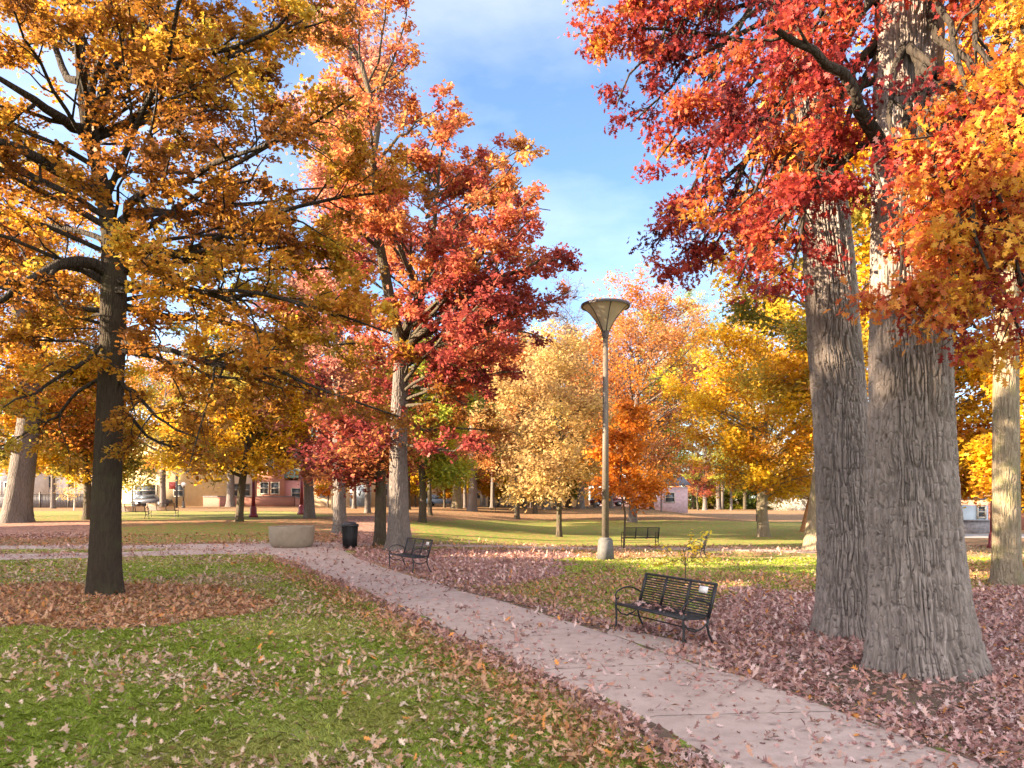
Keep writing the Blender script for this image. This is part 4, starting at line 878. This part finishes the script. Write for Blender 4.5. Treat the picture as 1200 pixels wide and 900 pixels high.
bench_back(155, 608, R(180), W=1.8, name='park_bench', label='dark brown bench right beside the amber oak trunk, seen from the back', mat=M['brownmetal'])
bench_back(191, 606, R(180), W=1.75, name='park_bench', label='dark brown bench in front of the far amber tree, seen from the back', mat=M['brownmetal'])
bench_back(592, 600, R(0), W=1.9, name='park_bench', label='small far black bench by the slender yellow tree', mat=M['black'])
bench_back(817, 657, R(250), W=1.2, name='park_bench', label='black bench seen end-on behind the yellow-leaved sapling', mat=M['black'])
# leaves lying on the near bench
rng = np.random.RandomState(8); n = 46; lx = rng.uniform(-.75, .5, n); ly = rng.uniform(-.18, .16, n)
c_, s_ = math.cos(near_bench.rotation_euler.z), math.sin(near_bench.rotation_euler.z); L0 = near_bench.location
P = np.stack([L0.x + lx * c_ - ly * s_, L0.y + lx * s_ + ly * c_, L0.z + .445 + rng.rand(n) * .02], -1)
V, fcs = leaves(P, rng.normal(0, 1, (n, 3)) * [1, 1, .2], rng.normal(0, .4, (n, 3)) + [0, 0, 1], rng.uniform(.08, .14, n), OAK, rng, .4)
o = mk('leaf_litter', V, fcs, M['litter'], col=tintcol(np.full(n, 1.9), rng)); tag(o, 'pinkish dry leaves lying on the seat of the near bench', 'leaves', kind='stuff')

# ------------------------------------------------------------------ tall lamp
b = ground(709.5, 656); s = F / b[1]
root = thing('street_lamp', 'tall street lamp with inverted cone shade on a concrete pedestal', 'street lamp', b, R(20))
mb = MB().box((0, 0, .34), (.46, .46, .72), taper=.80); mb.box((0, 0, .735), (.36, .36, .08), taper=.72); mb.build('pedestal', M['pedestal'], root)
hp = CAMH + (HY - 388) / s - b[2]
MB().tube([(0, 0, .7), (0, 0, hp)], [.128, .085], 20).build('pole', M['pole'], root, smooth=True)
rim = 27.5 / s; ht = CAMH + (HY - 358.5) / s - b[2]
MB().lathe([(.10, hp - .25), (.125, hp - .1), (.13, hp + .02), (.16, hp + .12)], 24, capt=True).build('collar', M['pole_dark'], root, smooth=True)
pr = np.array([(.13, hp), (.21, hp + .16), (.36, hp + .40), (.56, hp + .66), (rim, ht)])
mb = MB().lathe(pr, 40).lathe((pr - [.012, 0])[::-1], 40); sh = mb.build('lamp_shade', M['panel'], root, smooth=True)
mb = MB()
for k in range(6):
    a = k * math.pi / 3 + .3; mb.tube([((r_ + .006) * math.cos(a), (r_ + .006) * math.sin(a), z) for r_, z in pr], .017, 6)
mb.build('rib', M['pole_dark'], sh)
MB().lathe([(rim + .03, ht - .05), (rim + .045, ht), (rim + .03, ht + .045), (rim - .05, ht + .05), (rim - .05, ht - .03), (rim + .03, ht - .05)], 40).build('rim', M['pole_dark'], sh, smooth=True)
MB().lathe([(.10, hp + .05), (.30, hp + .45), (.31, hp + .52), (.02, hp + .56)], 24).build('lamp_housing', M['pole_dark'], root, smooth=True)

# ------------------------------------------------------------------ litter bin, planter
b = ground(410, 642.5); s = F / b[1]; r = 9.2 / s; h = 28 / s
root = thing('litter_bin', 'black slatted metal litter bin beside the leaf-strewn path', 'litter bin', b)
MB().lathe([(r * .80, .02), (r * .86, h * .5), (r * .93, h * .93)], 28, capb=True).build('liner', M['bin'], root, smooth=True)
mb = MB()
for k in range(30):
    a = k * 2 * math.pi / 30; mb.tube([(rr * math.cos(a), rr * math.sin(a), z) for rr, z in ((r * .86, .03), (r * .90, h * .5), (r * .98, h * .9), (r * 1.1, h * .98))], .016, 5)
mb.build('slat_cage', M['black'], root)
MB().lathe([(r * 1.1, h * .92), (r * 1.16, h * .98), (r * 1.05, h * 1.02), (r * .92, h * .99)], 28).build('rim', M['black'], root, smooth=True)
mb = MB().lathe([(r * .9, h * 1.0), (r * .75, h * 1.08), (r * .45, h * 1.12), (r * .42, h * 1.06)], 24); mb.build('lid', M['bin'], root, smooth=True)
b = ground(342, 641); s = F / b[1]; r = 26 / s; h = 24.5 / s
root = thing('planter', 'round concrete planter where the paths meet', 'planter', b)
MB().lathe([(r * .80, -.02), (r * .88, .05), (r * .945, .15), (r * .972, .28), (r * .985, h * .55), (r, h - .03), (r * .985, h), (r * .90, h), (r * .885, h - .03), (r * .88, h - .2)], 56, capb=True).build('bowl', M['concrete'], root, smooth=True)
mb = MB().lathe([(r * .885, h - .16), (r * .6, h - .10), (r * .3, h - .07), (.01, h - .06)], 40); mb.build('soil', M['soil'], root, smooth=True)

# ------------------------------------------------------------------ maroon posts and far poles
def globe_post(px, py, top, label, cat='lamp post', mat='maroon', globe=True, wd=4.5, group=None):
    b = ground(px, py); s = F / b[1]; h = CAMH + (HY - top) / s - b[2]; r = wd / s / 2
    root = thing('lamp_post', label, cat, b, 0, group)
    MB().lathe([(r * 2.3, 0), (r * 2.3, .12), (r * 1.7, .2), (r * 1.6, .55), (r * 1.1, .7)], 16, capb=True).build('base', M[mat], root, smooth=True)
    MB().tube([(0, 0, .65), (0, 0, h - .45)], [r, r * .75], 12).build('pole', M[mat], root, smooth=True)
    if globe:
        MB().lathe([(.09, h - .5), (.15, h - .42), (.12, h - .34)], 16).build('fitter', M[mat], root)
        gr = .24; MB().lathe([(max(.01, gr * math.sin(t_)), h - .16 - gr * math.cos(t_)) for t_ in np.linspace(.4, math.pi, 12)], 20).build('globe', M['white'], root, smooth=True)
    return root
globe_post(297, 606, 552, 'maroon lamp post right of the crooked yellow tree', globe=True)
globe_post(353.5, 603, 546, 'maroon lamp post with a white globe above the planter')
globe_post(1163, 643, 560, 'maroon lamp post on the pavement beside the dappled trunk', wd=5)
b = ground(207, 595); s = F / b[1]
root = thing('sign_post', 'dark pole carrying a small red sign before the cream building', 'sign', b)
MB().tube([(0, 0, 0), (0, 0, 40 / s)], .12, 10).build('pole', M['pole_dark'], root)
MB().box((-.42, -.02, 26 / s), (.75, .05, .75)).build('panel', paint('red_sign', (.35, .05, .04), .5, .15), root)
globe_post(215, 595, 566, 'thin grey lamp post with pale globe right of the red sign', mat='pole', wd=1.8)

# ------------------------------------------------------------------ far buildings
def house(name, label, px0, px1, Y, top, mat, roof='roof', wins=(), door=None, gable=False, depth=9, base=None, cat='building', rooflift=2.4, wmat='glass', eave=.35):
    X0, X1 = (px0 - 600) / F * Y, (px1 - 600) / F * Y; Wd = X1 - X0; cx = (X0 + X1) / 2
    zb = float(hgt(cx, Y)) if base is None else base; H_ = CAMH + (HY - top) / F * Y - zb
    root = thing(name, label, cat, (cx, Y, zb))
    MB().box((0, depth / 2, H_ / 2 - .3), (Wd, depth, H_ + .6)).build('wall', M[mat], root)
    rl = rooflift; e = eave
    if gable: V = [(-Wd / 2 - e, -e, H_), (Wd / 2 + e, -e, H_), (Wd / 2 + e, depth + e, H_), (-Wd / 2 - e, depth + e, H_), (0, -e, H_ + rl), (0, depth + e, H_ + rl)]; fs = [np.array([[0, 4, 5, 3], [1, 2, 5, 4], [0, 3, 2, 1]]), np.array([[0, 1, 4], [2, 3, 5]])]
    else: V = [(-Wd / 2 - e, -e, H_), (Wd / 2 + e, -e, H_), (Wd / 2 + e, depth + e, H_), (-Wd / 2 - e, depth + e, H_), (-Wd / 2 - e, depth / 2, H_ + rl), (Wd / 2 + e, depth / 2, H_ + rl)]; fs = [np.array([[0, 1, 5, 4], [2, 3, 4, 5], [0, 3, 2, 1]]), np.array([[1, 2, 5], [3, 0, 4]])]
    V = np.array(V) + [0, 0, .31]; MB().add(V, fs).build('roof', M[roof], root)
    for (u, z, w_, h_) in wins:
        x = (u - .5) * Wd
        fr = MB()
        for dx, dz, bw, bh in ((-w_ / 2, 0, .09, h_ + .18), (w_ / 2, 0, .09, h_ + .18), (0, h_ / 2, w_ - .1, .09), (0, -h_ / 2, w_ - .1, .09), (0, 0, w_ - .1, .06)): fr.box((x + dx, -.04, z + dz), (bw, .12, bh))
        f = fr.build('window', M['frame'], root)
        MB().box((x, -.005, z), (w_ - .05, .05, h_ - .05)).build('pane', M[wmat], f)
    if door:
        u, w_, h_, dm = door; x = (u - .5) * Wd
        d_ = MB().box((x, -.03, h_ / 2), (w_, .1, h_)).build('door', M[dm], root); MB().box((x + w_ * .35, -.10, h_ * .47), (.06, .06, .14)).build('handle', M['steel'], d_)
    return root
house('building', 'long cream building behind the far-left benches', 132, 262, 92, 520, 'cream', wins=[(.30, 1.9, 2.6, 1.3), (.60, 1.9, 1.2, 1.4), (.33, 5, 1.4, 1.8), (.7, 5, 1.4, 1.8)], door=(.21, 1.1, 2.2, 'bluewall'))
house('house', 'white house behind the crooked yellow tree', 266, 299, 94, 528, 'offwhite', wins=[(.3, 2, .9, 1.5), (.7, 2, .9, 1.5), (.3, 4.8, .9, 1.5), (.7, 4.8, .9, 1.5)])
house('house', 'red brick house between the maroon lamp posts', 301, 331, 93, 532, 'brick', wins=[(.3, 2.2, 1, 1.4), (.72, 2.2, 1, 1.4), (.5, 5, 1, 1.4)])
house('house', 'narrow pink house with a teal gable', 332, 362, 94, 563, 'pinkwall', roof='teal', wins=[(.5, 1.6, 1.1, 1.2)], gable=True, rooflift=1.6)
house('building', 'tan building behind the litter bin', 365, 470, 93, 538, 'tanwall', wins=[(.12, 2.2, 1.2, 2.2), (.3, 2.2, 1.2, 2.2), (.82, 2.2, 1.4, 1.8), (.3, 5, 1.2, 1.5), (.8, 5, 1.2, 1.5)], door=(.55, 2.6, 2.6, 'bluewall'))
house('building', 'low peach building behind the mossy trunk', 476, 610, 98, 552, 'tanwall', wins=[(.15, 1.7, 1.4, 1.6), (.35, 1.7, 1.4, 1.6), (.6, 1.7, 1.4, 1.6), (.85, 1.7, 1.4, 1.6)])
house('building', 'pale yellow building behind the young tan oak', 614, 690, 99, 556, 'cream', wins=[(.2, 1.6, 1.4, 1.6), (.5, 1.6, 1.4, 1.6), (.8, 1.6, 1.4, 1.6)])
house('building', 'low lilac building right of the lamp', 700, 806, 97, 571, 'lilac', wins=[(.35, 1.4, 1.2, 1.2), (.6, 1.4, 1.2, 1.2), (.8, 1.4, 1.2, 1.2)], rooflift=1.2)
for k_, (px_, bx_, lab_) in enumerate([(806, (786, 832, 552, 606), 'dark olive shrub right of the lilac building'), (842, (818, 872, 556, 606), 'dark olive shrub behind the little red tree'),
                                  (872, (850, 905, 550, 606), 'broad dark shrub left of the golden oak trunk'), (912, (890, 950, 556, 608), 'broad olive shrub between the golden oak and the white shrub'), (958, (930, 1000, 556, 610), 'tall olive shrub half hidden by the mossy leaning trunk')]):
    auto_tree(px_, 596.5, 2, bx_, 'olive' if k_ % 2 else 'green', lab_, name='shrub', cat='shrub', group='shrubs along the far edge of the lawn', bark_='bark_dark', n=13000, leaf=.36, nl=34, seed=90 + k_, pal2='lime', mix2=.3)
house('house', 'pale blue sided shed-like house beside the right maroon lamp post', 1120, 1158, 48, 592, 'bluewall', wins=[(.78, 1.3, .5, .7)], depth=4, rooflift=.75, eave=.2)
house('house', 'red brick house above the pale blue one', 1112, 1172, 56, 545, 'brick', wins=[(.2, 3.0, .9, 1.4), (.5, 3.0, .9, 1.4), (.8, 3.0, .9, 1.4), (.8, .9, 1, 1.4)], rooflift=1.6)
house('house', 'red brick house at the right edge behind the dappled trunk', 1176, 1260, 52, 530, 'brick', wins=[(.2, 2.0, .9, 1.4), (.5, 2.0, .9, 1.4), (.2, 4.4, .9, 1.4)], rooflift=1.6)
house('house', 'grey house beyond the fence at the left edge', -60, 34, 92, 548, 'greywall', wins=[(.6, 2.2, 1, 1.4), (.75, 2.2, 1, 1.4), (.9, 2.2, 1, 1.4)])
house('house', 'pale house beyond the dark fence', 44, 112, 96, 545, 'offwhite', wins=[(.25, 3, 1, 1.4), (.6, 3, 1, 1.4)])
def wall_run(name, label, px0, px1, Y, h0, h1, mat, th=.35, cat='wall'):
    X0, X1 = (px0 - 600) / F * Y, (px1 - 600) / F * Y; z0, z1 = float(hgt(X0, Y)), float(hgt(X1, Y))
    V = [(X0, Y, z0 - .3), (X1, Y, z1 - .3), (X1, Y + th, z1 - .3), (X0, Y + th, z0 - .3), (X0, Y, z0 + h0), (X1, Y, z1 + h1), (X1, Y + th, z1 + h1), (X0, Y + th, z0 + h0)]
    c = np.array([(X0 + X1) / 2, Y, (z0 + z1) / 2])
    o = thing(name, label, cat, c); mb = MB(); mb.add(np.array(V) - c, [np.array([[0, 3, 2, 1], [4, 5, 6, 7], [0, 1, 5, 4], [1, 2, 6, 5], [2, 3, 7, 6], [3, 0, 4, 7]])]); mb.build('wall', M[mat], o)
    cp = MB(); cp.bar(np.array([X0 - .05, Y + th / 2, z0 + h0 + .045]) - c, np.array([X1 + .05, Y + th / 2, z1 + h1 + .045]) - c, th + .12, .085); cp.build('coping', M['stonewall'], o)
wall_run('garden_wall', 'low red brick wall before the far houses', 238, 345, 88, 1.15, 1.15, 'brick_brown')
wall_run('garden_wall', 'sloping red brick wall running down beside the maroon lamp post', 346, 366, 88, 1.1, .55, 'brick_brown')
wall_run('stone_wall', 'low grey stone wall across the road at the right', 1124, 1160, 46.5, .75, .75, 'stonewall')
# dark iron fence at the left
Yf = 80; X0, X1 = (-120 - 600) / F * Yf, (112 - 600) / F * Yf
root = thing('fence', 'long dark iron fence at the far left of the park', 'fence', ((X0 + X1) / 2, Yf, 1.0)); cx = (X0 + X1) / 2
mb = MB(); ps = MB()
for x in np.arange(X0, X1, .16): mb.box((x - cx, 0, .9), (.03, .03, 1.6))
for z in (.25, 1.6): mb.bar((X0 - cx, 0, z), (X1 - cx, 0, z), .05, .06)
mb.build('railing', M['pole_dark'], root)
for x in np.arange(X0, X1, 3.0): MB().box((x - cx, 0, .9), (.12, .12, 1.95)).build('post', M['pole_dark'], root)
wall_run('stone_wall', 'grey stone retaining wall behind the dark iron fence', -120, 112, 83, 1.25, 1.25, 'stonewall')
# ------------------------------------------------------------------ parked cars, far
def car(px, Y, label, mat, rz=0):
    x = (px - 600) / F * Y; root = thing('parked_car', label, 'car', (x, Y, float(hgt(x, Y))), rz)
    prof = [(-2.1, .35), (-2.15, .75), (-1.75, .88), (-1.15, 1.36), (.55, 1.40), (1.15, .95), (2.0, .82), (2.12, .55), (2.05, .33)]
    def ext(pf, hw, hw2=None):
        n = len(pf); hw2 = hw2 or [hw] * n
        V = [(a, -w_, z) for (a, z), w_ in zip(pf, hw2)] + [(a, w_, z) for (a, z), w_ in zip(pf, hw2)]
        q = [(i, (i + 1) % n, n + (i + 1) % n, n + i) for i in range(n)]; return V, [np.array(q), np.array([list(range(n))[::-1], list(range(n, 2 * n))])]
    MB().add(*ext(prof, .85, [.85, .86, .85, .66, .66, .84, .84, .84, .84])).build('body', M[mat], root)
    w1 = [(-1.5, .93), (-1.08, 1.29), (.50, 1.33), (.98, .95)]
    MB().add(*ext(w1, .8, [.862, .705, .700, .852])).build('window', M['glass'], root)
    for wx in (-1.3, 1.3):
        for sy in (-1, 1):
            mb = MB(); mb.tube([(wx, sy * .70, .32), (wx, sy * .89, .32)], .32, 20); wo_ = mb.build('wheel', M['tyre'], root)
            MB().tube([(wx, sy * .80, .32), (wx, sy * .90, .32)], .19, 16).build('rim', M['steel'], wo_)
car(178, 90, 'dark grey car parked before the cream building', 'car_grey')
car(518, 92, 'pale blue car parked before the peach building', 'car_blue')
car(712, 92, 'maroon car parked behind the lamp pole', 'car_red')
